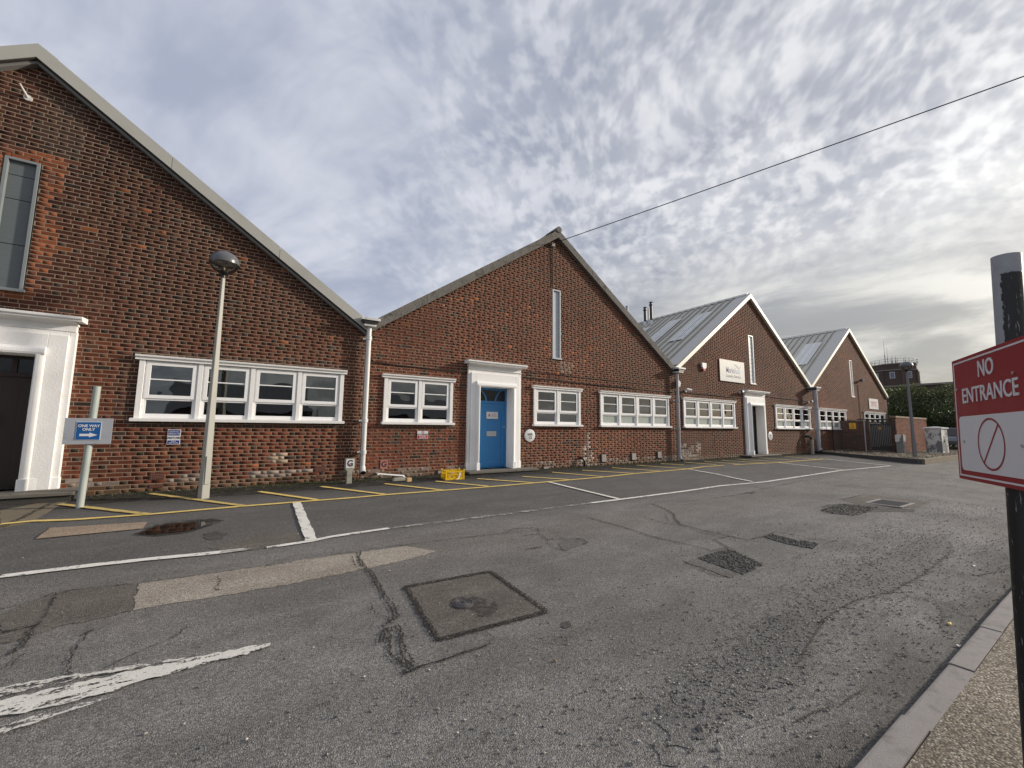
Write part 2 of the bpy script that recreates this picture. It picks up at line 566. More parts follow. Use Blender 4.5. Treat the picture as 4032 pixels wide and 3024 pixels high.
# asphalt
def asphalt(name, lo, hi, kind):
    m, N, b, pos, out = newmat(name)
    x, y, z = N.sep(pos)
    big = N.noise(pos, 0.45, 4, 0.6, 0.4)
    mid = N.noise(N.mapping(pos, scale=(0.5, 1.2, 1)), 2.2, 5, 0.65, 0.3)
    fin = N.noise(pos, 55, 3, 0.75)
    agg = N.voro(pos, 135, out='Color')
    aggv = N.sep(agg)[0]
    agd = N.voro(pos, 135)
    f = N.math('ADD', N.math('MULTIPLY', big, 0.45), N.math('MULTIPLY', mid, 0.55))
    c = N.mix(N.step(f, 0.32, 0.70), lo, hi)
    if kind == 'road':
        # newer, darker surfacing of the parking bays beside the wall, and near-black against it
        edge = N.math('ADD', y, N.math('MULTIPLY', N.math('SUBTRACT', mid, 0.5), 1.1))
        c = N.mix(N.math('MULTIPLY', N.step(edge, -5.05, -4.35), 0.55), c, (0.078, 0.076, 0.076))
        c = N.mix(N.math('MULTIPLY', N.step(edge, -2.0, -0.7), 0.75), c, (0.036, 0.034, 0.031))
        # tyre-worn warm band along the lane and loose-chipping dark band by the kerb
        lane = N.math('MULTIPLY', N.step(N.math('ABSOLUTE', N.math('ADD', edge, 5.7)), 1.0, 0.1), 0.40)
        c = N.mix(lane, c, (0.175, 0.160, 0.138))
        kb = N.math('MULTIPLY', N.step(edge, -8.95, -9.45), 0.6)
        c = N.mix(kb, c, (0.06, 0.056, 0.05))
    # stone chips in the binder
    c = N.mix(1.0, c, N.ramp(aggv, [(0.0, 0.55), (0.45, 0.95), (0.86, 1.22), (0.97, 1.55)]), 'MULTIPLY')
    c = N.mix(1.0, c, N.ramp(fin, [(0.30, 0.70), (0.72, 1.30)]), 'MULTIPLY')
    st = N.math('MULTIPLY', N.step(N.noise(N.mapping(pos, loc=(9, 3, 0)), 0.9, 6, 0.7), 0.57, 0.70), 0.35)
    c = N.mix(st, c, tuple(v * 0.45 for v in lo))
    N.put(b.inputs['Base Color'], c)
    b.inputs['Roughness'].default_value = 0.88
    b.inputs['Specular IOR Level'].default_value = 0.35
    h = N.math('ADD', N.math('MULTIPLY', agd, -0.8), N.math('MULTIPLY', fin, 0.9))
    bump(N, b, N.math('ADD', h, N.math('MULTIPLY', mid, 1.2)), 0.010)
    return m


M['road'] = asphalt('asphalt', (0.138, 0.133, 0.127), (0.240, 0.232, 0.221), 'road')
M['patch_dark'] = asphalt('asphalt_patch_dark', (0.062, 0.059, 0.056), (0.120, 0.115, 0.108), 'patch')
M['patch_mid'] = asphalt('asphalt_patch_mid', (0.11, 0.105, 0.10), (0.18, 0.172, 0.162), 'patch')
M['patch_tan'] = asphalt('concrete_patch_tan', (0.285, 0.25, 0.21), (0.42, 0.38, 0.325), 'patch')
M['patch_worn'] = asphalt('asphalt_worn', (0.112, 0.108, 0.104), (0.195, 0.188, 0.180), 'patch')
M['patch_brown'] = asphalt('asphalt_patch_brown', (0.110, 0.098, 0.085), (0.185, 0.168, 0.148), 'patch')
M['patch_slab'] = asphalt('cover_slab', (0.30, 0.23, 0.17), (0.42, 0.33, 0.25), 'patch')
M['patch_wet'] = simple('wet_stain', (0.040, 0.033, 0.029), 0.55, var=0.25, scale=20, bmp=0.004)
M['crack'] = simple('crack_grit', (0.026, 0.023, 0.020), 0.95, var=0.5, scale=70, bmp=0.02, bscale=140)
M['concrete'] = simple('concrete_apron', (0.16, 0.135, 0.095), 0.95, var=0.3, dirt=(0.08, 0.075, 0.045), dirt_amt=0.5, scale=5, bmp=0.006, bscale=80)
M['kerb'] = simple('kerb_concrete', (0.27, 0.25, 0.24), 0.92, var=0.2, dirt=(0.14, 0.13, 0.12), dirt_amt=0.7, scale=12, bmp=0.006, bscale=160)
M['kerb_dark'] = simple('kerb_concrete_dark', (0.085, 0.082, 0.08), 0.92, var=0.2, scale=9, bmp=0.006)
m, N, b, pos, out = newmat('puddle_water')
b.inputs['Base Color'].default_value = (0.012, 0.010, 0.009, 1)
b.inputs['Roughness'].default_value = 0.03
b.inputs['Specular IOR Level'].default_value = 0.12
bump(N, b, N.noise(pos, 9, 2, 0.5), 0.0006)
M['water'] = m


def gravel_mat(name, stops, scale, depth):
    m, N, b, pos, out = newmat(name)
    v = N.voro(pos, scale, out='Color')
    d = N.voro(pos, scale)
    c = N.ramp(N.sep(v)[0], stops)
    c = N.mix(1.0, c, N.ramp(d, [(0.2, 1.15), (0.75, 0.35)]), 'MULTIPLY')
    c = N.mix(1.0, c, N.ramp(N.noise(pos, 1.6, 4, 0.6), [(0.3, 0.75), (0.7, 1.2)]), 'MULTIPLY')
    N.put(b.inputs['Base Color'], c)
    b.inputs['Roughness'].default_value = 0.9
    bump(N, b, N.math('MULTIPLY', d, -1.0), depth)
    return m


M['pavement'] = gravel_mat('bound_gravel', [(0.0, (0.11, 0.088, 0.062)), (0.4, (0.24, 0.20, 0.145)), (0.75, (0.36, 0.305, 0.23)), (1.0, (0.56, 0.51, 0.43))], 100, 0.006)
M['verge'] = gravel_mat('loose_gravel', [(0.0, (0.09, 0.07, 0.05)), (0.5, (0.25, 0.20, 0.14)), (1.0, (0.52, 0.44, 0.33))], 14, 0.05)

# worn line paint: bare patches let the asphalt show
def paint(name, col, wear_lo, wear_hi, scale, stretch=(1, 1, 1), rot=0.0, base=0.0):
    m, N, b, pos, out = newmat(name)
    p = N.mapping(pos, rot=(0, 0, rot))
    p = N.mapping(p, scale=stretch)
    n = N.math('ADD', N.math('MULTIPLY', N.noise(p, scale, 5, 0.7), 0.65), N.math('MULTIPLY', N.noise(pos, 60, 3, 0.75), 0.35))
    tone = N.noise(pos, 7, 4, 0.6)
    N.put(b.inputs['Base Color'], N.mix(tone, tuple(v * 0.74 for v in col), col))
    b.inputs['Roughness'].default_value = 0.75
    bump(N, b, N.noise(pos, 90, 3, 0.7), 0.004)
    tr = N.n('ShaderNodeBsdfTransparent')
    mx = N.n('ShaderNodeMixShader')
    N.put(mx.inputs[0], N.step(n, wear_lo, wear_hi))
    N.t.links.new(tr.outputs[0], mx.inputs[1])
    N.t.links.new(b.outputs[0], mx.inputs[2])
    N.t.links.new(mx.outputs[0], out.inputs[0])
    return m


M['line_white'] = paint('white_line_paint', (0.80, 0.78, 0.72), 0.39, 0.46, 7)
M['line_faded'] = paint('faded_white_line_paint', (0.42, 0.40, 0.36), 0.42, 0.60, 7)
M['line_yellow'] = paint('yellow_line_paint', (0.80, 0.60, 0.19), 0.31, 0.40, 6)
M['line_yellow2'] = paint('dull_yellow_line_paint', (0.62, 0.47, 0.16), 0.36, 0.45, 6)
M['arrow_paint'] = paint('worn_arrow_paint', (0.70, 0.68, 0.62), 0.43, 0.475, 15, (0.45, 1.5, 1), 0.0)
M['arrow_edge'] = paint('flaking_arrow_paint', (0.66, 0.64, 0.58), 0.475, 0.525, 14, (0.5, 1.8, 1), 0.2)
M['crack'] = paint('crack_grit', (0.026, 0.023, 0.020), 0.40, 0.46, 30)
M['patch_wet'] = paint('damp_stain', (0.058, 0.048, 0.042), 0.42, 0.62, 14)
M['joint_fill'] = paint('joint_filling', (0.075, 0.064, 0.052), 0.44, 0.60, 22)
M['moss_film'] = paint('moss_film', (0.030, 0.034, 0.013), 0.47, 0.60, 5)
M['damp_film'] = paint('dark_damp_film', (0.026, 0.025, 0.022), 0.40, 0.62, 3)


def attr_leaf(name, rough=0.6, trans=0.25):
    m, N, b, pos, out = newmat(name)
    col = N.n('ShaderNodeAttribute', attribute_name='Col').outputs['Color']
    N.put(b.inputs['Base Color'], col)
    b.inputs['Roughness'].default_value = rough
    if trans:
        tl = N.n('ShaderNodeBsdfTranslucent')
        N.put(tl.inputs['Color'], col)
        mx = N.n('ShaderNodeMixShader')
        mx.inputs[0].default_value = trans
        N.t.links.new(b.outputs[0], mx.inputs[1])
        N.t.links.new(tl.outputs[0], mx.inputs[2])
        N.t.links.new(mx.outputs[0], out.inputs[0])
    return m


M['leaf'] = attr_leaf('hedge_leaf')
M['moss'] = attr_leaf('moss', 0.9, 0.1)
M['pebble'] = attr_leaf('loose_stone', 0.85, 0.0)


def mass(name, verts, faces, cols, mat, parent=None):
    """one joined mesh with a colour per vertex; arrays: verts (n,3), faces (m,k), cols (n,3)"""
    me = bpy.data.meshes.new(name)
    nv, nf, k = len(verts), len(faces), faces.shape[1]
    me.vertices.add(nv)
    me.vertices.foreach_set('co', np.asarray(verts, np.float32).ravel())
    me.loops.add(nf * k)
    me.loops.foreach_set('vertex_index', np.asarray(faces, np.int32).ravel())
    me.polygons.add(nf)
    me.polygons.foreach_set('loop_start', np.arange(0, nf * k, k, dtype=np.int32))
    a = me.color_attributes.new('Col', 'FLOAT_COLOR', 'POINT')
    c4 = np.ones((nv, 4), np.float32)
    c4[:, :3] = cols
    a.data.foreach_set('color', c4.ravel())
    me.update(calc_edges=True)
    me.validate()
    me.materials.append(mat)
    o = bpy.data.objects.new(name, me)
    COL.objects.link(o)
    if parent is not None:
        o.parent = parent
    return o


# ------------------------------------------------------------------ ground
def strip_ground(name, mat, prof, x0, x1, nx):
    mb = MB()
    xs = np.linspace(x0, x1, nx)
    for y, z in prof:
        for x in xs:
            mb.v.append((float(x), y, z))
    for j in range(len(prof) - 1):
        for i in range(nx - 1):
            a = j * nx + i
            mb.f.append((a, a + 1, a + nx + 1, a + nx))
    return struct(mb.obj(name, mat, fix=False))


Z0 = SLOPE * -9.6
strip_ground('road', M['road'], [(-400, Z0), (-9.6, Z0), (-4.6, SLOPE * -4.6), (0, 0.0), (400, 0.0)], -400, 600, 11)
ZP = -0.168
mb = MB()
mb.box(-60, 90, -24, -9.60, ZP - 0.3, ZP)
struct(mb.obj('pavement', M['pavement']))

# kerb beside the camera, stone by stone
mb = MB()
mb.box(-12, 60, -9.59, -9.495, -0.4, ZP - 0.02)
kerb = struct(mb.obj('kerb', M['kerb_dark']))
km = MB()
km.prism([(-9.597, -0.45), (-9.480, -0.45), (-9.480, ZP - 0.012), (-9.488, ZP - 0.002), (-9.50, ZP + 0.001), (-9.597, ZP + 0.002)], 0.0, 0.9145, 'x')
kmesh = km.mesh('kerb_stone')
kmesh.materials.append(M['kerb'])
for k in range(-10, 40):
    o = bpy.data.objects.new('kerb_stone', kmesh)
    COL.objects.link(o)
    o.parent = kerb
    o.location = (2.957 + 0.9225 * k, rng.uniform(-.004, .004), rng.uniform(-.004, .003))
    o.rotation_euler = (0, rng.uniform(-.003, .003), rng.uniform(-.004, .004))

# --- sheets lying on the road
def inside_wob(poly, amp, step=0.05):
    pts = []
    n = len(poly)
    for i in range(n):
        a, b = Vector(poly[i]), Vector(poly[(i + 1) % n])
        L = (b - a).length
        k = max(1, int(L / step))
        d = (b - a).normalized() if L > 0 else Vector((1, 0))
        q = Vector((-d.y, d.x))
        for j in range(k):
            p = a.lerp(b, j / k) + q * rng.uniform(-amp, amp)
            pts.append((p.x, p.y))
    return pts


def sheet(name, poly, mat, lift, amp=0.0, parent=None, step=0.05):
    pts = inside_wob(poly, amp, step) if amp else poly
    from mathutils.geometry import tessellate_polygon
    tris = tessellate_polygon([[Vector((x, y, 0)) for x, y in pts]])
    mb = MB()
    mb.v = [(x, y, gz(y) + lift) for x, y in pts]
    mb.f = []
    for t in tris:
        a, b_, c_ = (Vector(mb.v[i]) for i in t)
        mb.f.append(tuple(t) if (b_ - a).cross(c_ - a).z > 0 else tuple(reversed(t)))
    return mb.obj(name, mat, parent, fix=False)


def ribbon(mb, pts, w, lift, jag=0.0, wj=0.0, step=0.06):
    """a strip of width w along a polyline"""
    P = [Vector(p) for p in pts]
    Q = []
    for a, b in zip(P[:-1], P[1:]):
        k = max(1, int((b - a).length / step))
        for j in range(k):
            Q.append(a.lerp(b, j / k))
    Q.append(P[-1])
    k0 = len(mb.v)
    for i, p in enumerate(Q):
        d = (Q[min(i + 1, len(Q) - 1)] - Q[max(i - 1, 0)]).normalized()
        q = Vector((-d.y, d.x))
        p = p + q * rng.gauss(0, jag)
        hw = max(0.002, w / 2 * (1 + rng.uniform(-wj, wj)))
        for s in (1, -1):
            c = p + q * hw * s
            mb.v.append((c.x, c.y, gz(c.y) + lift))
    for i in range(len(Q) - 1):
        a = k0 + 2 * i
        mb.f.append((a + 1, a + 3, a + 2, a))
    return mb


struct(sheet('concrete_apron', [(-3.213, -0.985), (-2.886, -0.431), (-2.611, -0.355), (-2.625, -0.776), (-2.522, -2.153), (-2.699, -2.408)], M['concrete'], 0.004, 0.01))
struct(sheet('repair_strip', [(-1.550, -5.591), (-1.355, -5.260), (-1.109, -5.285), (-0.826, -5.359), (-0.738, -5.970), (-0.889, -6.023), (-1.146, -6.045), (-1.300, -6.158), (-1.357, -6.125)], M['patch_brown'], 0.004, 0.02))
struct(sheet('repair_strip', [(-0.828, -5.350), (-0.160, -5.360), (0.392, -5.373), (0.755, -5.383), (1.304, -5.415), (1.585, -5.427), (1.842, -5.772), (1.568, -5.865), (1.324, -5.902), (0.675, -5.969), (0.354, -6.001), (-0.219, -5.986), (-0.737, -5.971)], M['patch_tan'], 0.004, 0.012))
struct(sheet('repair_patch', [(-0.401, -4.444), (0.081, -4.081), (0.541, -4.232), (0.553, -4.576), (0.083, -4.782), (-0.160, -4.739)], M['patch_brown'], 0.004, 0.02))
mp = struct(sheet('manhole_surround', [(1.222, -6.564), (2.082, -6.614), (2.071, -7.579), (1.153, -7.532)], M['patch_brown'], 0.004, 0.006))
struct(sheet('road_stain', [(1.473, -7.019), (1.591, -6.971), (1.696, -7.061), (1.804, -7.203), (1.774, -7.328), (1.630, -7.427), (1.554, -7.369), (1.569, -7.248), (1.442, -7.159)], M['patch_wet'], 0.008, 0.012))
struct(sheet('repair_patch', [(5.056, -7.387), (4.836, -7.889), (4.350, -7.935), (4.348, -7.679), (4.389, -7.387)], M['patch_dark'], 0.004, 0.02))
struct(sheet('repair_patch', [(6.019, -7.319), (6.278, -7.323), (6.282, -7.662), (6.396, -7.840), (6.032, -7.906), (5.956, -7.646)], M['patch_dark'], 0.004, 0.02))
struct(sheet('repair_patch', [(8.874, -6.948), (9.622, -6.860), (10.099, -6.960), (10.323, -7.391), (10.778, -7.767), (10.450, -7.841), (9.576, -7.437), (8.873, -7.422), (8.716, -7.079)], M['patch_dark'], 0.004, 0.02))
struct(sheet('repair_patch', [(10.552, -6.706), (11.806, -6.708), (12.229, -7.410), (12.052, -7.696), (10.928, -7.734), (10.468, -7.351), (10.303, -7.025)], M['patch_brown'], 0.005, 0.02))
struct(sheet('repair_patch', [(1.650, -8.984), (2.063, -8.979), (2.494, -8.984), (2.811, -8.996), (3.076, -8.952), (3.946, -8.778), (4.613, -8.769), (5.176, -8.879), (6.161, -8.891), (7.598, -8.837), (8.674, -8.542), (7.598, -8.438), (5.917, -8.472), (4.507, -8.508), (3.367, -8.601), (2.545, -8.687), (1.946, -8.757)], M['patch_worn'], 0.004, 0.05))
struct(sheet('repair_patch', [(2.067, -7.779), (2.139, -7.775), (2.099, -7.842), (2.035, -7.848), (2.021, -7.811)], M['patch_dark'], 0.005, 0.012))
struct(sheet('repair_patch', [(3.277, -6.233), (3.480, -6.114), (3.675, -6.176), (3.650, -6.356), (3.430, -6.421), (3.156, -6.444)], M['patch_mid'], 0.004, 0.02))
struct(sheet('repair_patch', [(4.134, -7.397), (4.353, -7.410), (4.301, -7.707), (4.327, -7.898), (4.134, -7.922), (4.130, -7.666)], M['patch_mid'], 0.0045, 0.01))
struct(sheet('repair_patch', [(-0.513, -3.773), (-0.378, -3.685), (-0.255, -3.907), (-0.293, -4.132), (-0.449, -4.090)], M['patch_dark'], 0.004, 0.02))

slab = tag(sheet('cover_slab', [(-2.196, -2.622), (-1.222, -2.782), (-1.198, -3.171), (-2.146, -3.185)], M['patch_slab'], 0.012, 0.004), 'tan concrete cover slab set in the dark parking bay', 'slab')
water = struct(sheet('puddle', [(-1.201, -3.415), (-1.112, -3.179), (-0.998, -3.017), (-0.814, -3.020), (-0.557, -3.109), (-0.523, -3.269), (-0.599, -3.443), (-0.710, -3.558), (-0.914, -3.564), (-1.065, -3.544)], M['water'], 0.010, 0.012))
struct(sheet('road_stain', [(-1.254, -3.470), (-1.160, -3.098), (-0.950, -2.847), (-0.474, -2.936), (-0.338, -3.146), (-0.509, -3.433), (-0.682, -3.651), (-0.994, -3.671)], M['damp_film'], 0.006, 0.03))

# manhole cover
mc = Vector((1.539, -7.117))
mz = gz(mc.y)
t = thing('manhole_cover', 'round cast iron cover in the square brown patch of road', 'manhole', (mc.x, mc.y, mz))
t.scale = (.8, .8, 1)
mb = MB()
mb.lathe((0, 0, 0), [(0.001, .016), (0.055, .016), (0.058, .012), (0.064, .012), (0.066, .017), (0.083, .017), (0.086, .010), (0.094, .010), (0.096, .016), (0.112, .014), (0.116, 0.0)], 40)
mb.obj('cover_plate', M['iron'], t, smooth=True)
mb = MB()
mb.lathe((0, 0, 0), [(0.001, .019), (0.012, .019), (0.014, .016)], 14)
mb.obj('keyhole', M['hole'], t)

# cracks
crack_paths = []
cr = MB()
for pts, w, jag, wj in (
    ([(1.052, -5.385), (1.012, -5.586), (0.999, -5.867), (1.026, -6.014), (1.038, -6.145), (1.016, -6.320), (1.012, -6.572), (1.007, -6.759), (1.015, -6.937), (0.979, -7.075), (0.900, -7.163), (0.845, -7.255), (0.812, -7.362)], .035, .012, .7),
    ([(1.038, -6.145), (1.028, -6.415), (1.023, -6.617), (0.966, -6.699)], .02, .01, .6),
    ([(0.901, -7.206), (0.858, -7.388), (0.820, -7.507), (0.838, -7.603), (0.864, -7.700), (0.862, -7.792)], .03, .010, .7),
    ([(0.959, -7.182), (0.964, -7.295), (0.926, -7.427), (0.902, -7.576), (0.915, -7.710), (0.925, -7.765)], .035, .010, .7),
    ([(0.889, -6.693), (0.866, -6.853), (0.892, -6.996), (0.953, -7.061)], .012, .008, .6),
    ([(0.958, -5.496), (0.929, -5.882), (1.058, -6.056)], .010, .006, .5),
    ([(0.925, -7.765), (1.078, -7.762), (1.252, -7.754), (1.429, -7.762)], .028, .006, .7),
    ([(1.429, -7.762), (1.508, -7.696), (1.498, -7.599)], .010, .006, .5),
    ([(0.844, -7.782), (0.925, -7.765)], .03, .006, .7),
    ([(0.761, -5.340), (1.067, -5.360), (1.224, -5.341), (1.679, -5.400), (2.167, -5.421), (2.955, -5.528)], .012, .006, .6),
    ([(2.955, -5.528), (3.131, -5.380), (3.469, -5.494), (3.319, -5.762), (3.067, -5.739)], .016, .008, .8),
    ([(3.319, -5.762), (3.271, -5.999), (3.563, -6.135), (3.696, -6.221), (3.638, -6.355), (3.523, -6.411)], .015, .008, .8),
    ([(3.271, -5.999), (3.150, -6.176), (3.151, -6.363), (3.200, -6.496)], .010, .008, .5),
    ([(2.800, -6.213), (3.011, -6.238)], .03, .008, .7),
    ([(4.564, -5.389), (4.644, -6.035), (4.612, -6.525), (4.730, -7.010)], .012, .008, .6),
    ([(4.568, -5.443), (4.593, -5.866), (4.629, -6.054), (4.618, -6.629), (4.760, -7.124), (4.800, -7.333), (5.088, -7.369)], .018, .012, .6),
    ([(6.417, -5.146), (6.225, -5.642), (6.048, -5.883), (5.811, -6.069), (5.544, -6.372), (5.564, -6.726), (5.623, -7.070), (5.637, -7.363)], .035, .016, .7),
    ([(5.391, -5.739), (5.412, -6.356), (5.457, -6.983), (5.501, -7.330)], .015, .01, .6),
    ([(5.920, -5.820), (5.532, -6.154), (5.457, -6.379)], .012, .01, .6),
    ([(5.253, -7.082), (5.623, -7.070), (5.738, -7.455)], .014, .01, .6),
    ([(5.253, -7.082), (5.088, -7.369), (4.973, -7.608), (4.836, -7.889)], .025, .01, .6),
    ([(4.124, -7.403), (4.081, -7.587), (4.062, -7.778), (4.142, -7.917)], .018, .01, .6),
    ([(5.753, -7.304), (6.019, -7.319), (6.438, -7.271), (6.523, -7.361), (6.539, -7.674), (6.688, -7.915)], .025, .012, .7),
    ([(7.017, -5.274), (8.305, -5.359), (9.376, -5.363), (10.090, -5.251), (10.966, -5.164)], .02, .012, .7),
    ([(9.369, -5.296), (9.565, -5.301), (9.684, -5.399), (9.383, -5.429)], .06, .01, .7),
    ([(10.966, -5.164), (12.821, -5.009), (14.604, -5.128), (15.381, -5.460), (15.591, -5.758)], .02, .012, .7),
    ([(9.251, -6.836), (9.720, -6.826), (10.108, -6.931), (9.834, -7.121)], .06, .02, .8),
    ([(10.769, -6.222), (10.552, -6.706), (10.926, -6.695), (11.889, -6.683), (12.138, -7.171)], .03, .015, .7),
    ([(2.811, -8.996), (2.823, -9.100), (2.843, -9.250), (2.877, -9.254), (3.169, -9.274)], .012, .006, .7),
    ([(2.492, -9.191), (2.661, -9.204), (2.860, -9.244)], .016, .008, .7),
    ([(5.212, -9.024), (5.283, -9.142), (5.273, -9.250), (5.114, -9.338), (5.177, -9.414)], .014, .008, .7),
    ([(6.328, -8.882), (6.440, -9.043), (6.611, -9.201), (6.981, -9.283), (7.410, -9.341)], .016, .008, .7),
    ([(3.076, -8.952), (3.946, -8.778), (4.613, -8.769), (5.176, -8.879), (6.161, -8.891), (7.598, -8.837)], .012, .010, .8),
    ([(5.232, -9.153), (5.012, -9.247), (4.620, -9.311)], .012, .008, .7),
    ([(3.809, -9.217), (3.867, -9.342), (3.915, -9.413)], .014, .01, .7),
    ([(3.139, -8.946), (3.154, -9.018)], .008, .006, .7),
    ([(-0.816, -6.915), (-0.895, -6.649), (-0.915, -6.424), (-0.906, -6.208)], .014, .008, .7),
    ([(-0.693, -6.843), (-0.618, -6.768), (-0.527, -6.691), (-0.407, -6.618), (-0.342, -6.474)], .010, .006, .6),
    ([(-0.289, -7.113), (-0.288, -6.957)], .018, .006, .5),
    ([(-1.592, -5.475), (-1.495, -5.448), (-1.355, -5.260), (-1.111, -5.276), (-0.828, -5.349), (-0.279, -5.377), (0.391, -5.399)], .012, .008, .7),
    ([(-1.412, -5.972), (-1.317, -5.949), (-1.258, -5.956), (-1.215, -6.275), (-1.241, -6.369)], .03, .012, .8),
    ([(-1.258, -5.956), (-1.261, -5.784), (-1.341, -5.305)], .016, .012, .8),
    ([(-1.204, -6.548), (-1.170, -6.530), (-1.169, -6.389)], .012, .008, .7),
    ([(-0.246, -5.467), (-0.208, -5.625), (-0.233, -5.802), (-0.198, -5.870)], .012, .006, .7),
    ([(-2.731, -2.320), (-2.741, -1.718), (-2.778, -0.906), (-2.776, -0.474)], .05, .02, .8),
    ([(0.342, -7.808), (0.425, -7.812)], .006, .004, .5),
):
    if w > .018:
        for sd in (-1, 1):
            off = [tuple(Vector(q) + Vector((rng.gauss(sd * w * .35, w * .12), rng.gauss(0, w * .25)))) for q in pts]
            ribbon(cr, off, w * .30, 0.0095, jag * .55, .9, 0.018)
    else:
        ribbon(cr, pts, w * .62, 0.0095, jag * .7, .9, 0.018)
    crack_paths.append((pts, w))
    if w > .025:                               # side cracks
        for k in range(len(pts) - 1):
            q = Vector(pts[k]).lerp(Vector(pts[k + 1]), rng.random())
            if rng.random() < .5:
                continue
            e = q + Vector((rng.gauss(0, .055), rng.gauss(0, .045)))
            ribbon(cr, [tuple(q), tuple(q.lerp(e, .5) + Vector((rng.gauss(0, .015), rng.gauss(0, .015)))), tuple(e)], .007, 0.0095, .003, .8, 0.02)
struct(cr.obj('road_crack', M['crack'], fix=False))
# broken joint round the manhole patch
cr = MB()
MH = [(1.222, -6.564), (2.082, -6.614), (2.071, -7.579), (1.153, -7.532)]
for i in range(4):
    for off in (-.016, 0.0, .016):
        a, b_ = Vector(MH[i]), Vector(MH[(i + 1) % 4])
        q = (b_ - a).normalized()
        q = Vector((-q.y, q.x)) * off
        ribbon(cr, [tuple(a + q), tuple(b_ + q)], 0.008 if off else 0.014, 0.0102, 0.006, 0.9, 0.014)
cr.obj('broken_joint', M['crack'], mp, fix=False)
cr = MB()
for i in range(4):
    ribbon(cr, [MH[i], MH[(i + 1) % 4]], 0.060, 0.0062, 0.004, 0.4, 0.03)
cr.obj('joint_filling', M['joint_fill'], mp, fix=False)

# --- painted markings
def line(name, pts, w, mat, jag=0.004, lift=0.0125):
    mb = MB()
    ribbon(mb, pts, w, lift, jag * 0.4, 0.10, 0.08)
    return struct(mb.obj(name, mat, fix=False))


YL = M['line_yellow']
line('yellow_line', [(-2.807, -2.108), (-2.529, -2.060), (-2.115, -2.193), (-1.311, -2.251), (-0.165, -2.204), (1.623, -2.239), (2.188, -2.203), (3.367, -2.233), (4.612, -2.247), (6.526, -2.206), (8.211, -2.165), (9.559, -2.016), (10.845, -1.990), (12.240, -1.940), (13.467, -1.747), (14.767, -1.756)], 0.10, YL)
line('yellow_line', [(15.308, -1.788), (18.329, -2.073), (22.571, -2.044)], 0.10, YL)
for p in ([(-2.640, -0.832), (-1.311, -2.251)], [(-1.622, -0.311), (-0.120, -2.205)], [(0.084, -0.875), (0.980, -2.188)], [(1.211, -0.750), (2.182, -2.172)], [(2.505, -0.930), (3.378, -2.206)], [(3.678, -1.048), (4.495, -2.195)], [(4.786, -1.091), (5.750, -2.208)], [(6.081, -1.212), (6.945, -2.207)], [(7.387, -0.830), (8.156, -2.142)], [(8.571, -0.817), (9.574, -2.022)], [(9.989, -0.698), (10.845, -1.990)], [(11.441, -0.495), (12.240, -1.940)], [(12.770, -0.490), (13.282, -1.110)], [(14.207, -0.474), (14.620, -1.529)], [(15.347, -0.596), (15.793, -1.794)], [(16.557, -0.620), (17.364, -1.915)], [(17.880, -0.538), (18.607, -2.075)], [(19.717, -0.580), (20.191, -2.016)], [(22.113, -0.609), (21.954, -1.951)]):
    line('yellow_hatch_line', p, 0.10, M['line_yellow'] if p[0][0] > -1 else M['line_yellow2'], lift=0.0165)
WL = M['line_white']
line('white_line', [(-1.912, -4.587), (-1.390, -4.594), (-0.901, -4.626), (-0.333, -4.708), (-0.054, -4.723)], 0.105, WL)
line('white_line', [(0.166, -4.770), (0.616, -4.729), (0.854, -4.654), (1.604, -4.595)], 0.085, WL)
line('white_line', [(1.604, -4.595), (2.575, -4.614), (4.295, -4.602), (5.401, -4.585)], 0.085, M['line_faded'])
line('white_line', [(5.401, -4.585), (6.179, -4.592), (8.302, -4.571), (9.780, -4.494), (11.670, -4.638), (17.352, -4.409), (21.820, -4.613)], 0.09, WL)
line('white_line', [(-0.264, -4.717), (0.067, -4.758)], 0.085, M['line_faded'], lift=0.0165)
line('white_line', [(0.640, -2.287), (0.636, -3.434), (0.634, -4.715)], 0.13, WL, lift=0.0165)
line('white_line', [(6.159, -2.262), (6.157, -3.549), (6.156, -4.554)], 0.10, WL, lift=0.0165)
line('white_line', [(12.195, -2.063), (11.945, -3.121), (11.577, -3.910), (11.384, -4.466)], 0.10, WL, lift=0.0165)
line('white_line', [(18.102, -2.089), (17.903, -3.376), (17.671, -4.391)], 0.10, WL, lift=0.0165)
line('white_line', [(22.571, -2.044), (22.129, -3.461), (21.842, -4.530)], 0.10, WL, lift=0.0165)
ar = struct(sheet('painted_arrow', [(0.165, -7.017), (0.034, -7.000), (-0.133, -6.982), (-0.273, -6.976), (-0.470, -6.961), (-0.636, -6.958), (-0.808, -6.945), (-0.949, -6.952), (-1.181, -6.935), (-1.449, -6.924), (-1.358, -7.169), (-1.154, -7.133), (-0.999, -7.116), (-0.906, -7.137), (-0.721, -7.137), (-0.582, -7.133), (-0.451, -7.109), (-0.283, -7.098), (-0.125, -7.091), (0.026, -7.091), (0.150, -7.055)], M['arrow_paint'], 0.013, 0.012, step=.03))
sheet('worn_edge', [(-0.302, -6.949), (-0.480, -6.907), (-0.653, -6.884), (-0.838, -6.836), (-0.994, -6.812), (-1.237, -6.792), (-1.408, -6.788), (-1.358, -6.899), (-1.195, -6.898), (-0.961, -6.913), (-0.819, -6.905), (-0.644, -6.927), (-0.473, -6.947), (-0.299, -6.967)], M['arrow_edge'], 0.0145, 0.010, parent=ar, step=.03)
sheet('worn_edge', [(-0.575, -7.166), (-0.709, -7.181), (-0.886, -7.195), (-0.970, -7.198), (-1.116, -7.225), (-1.074, -7.326), (-0.940, -7.280), (-0.865, -7.259), (-0.693, -7.240), (-0.568, -7.198)], M['arrow_edge'], 0.0145, 0.010, parent=ar, step=.03)

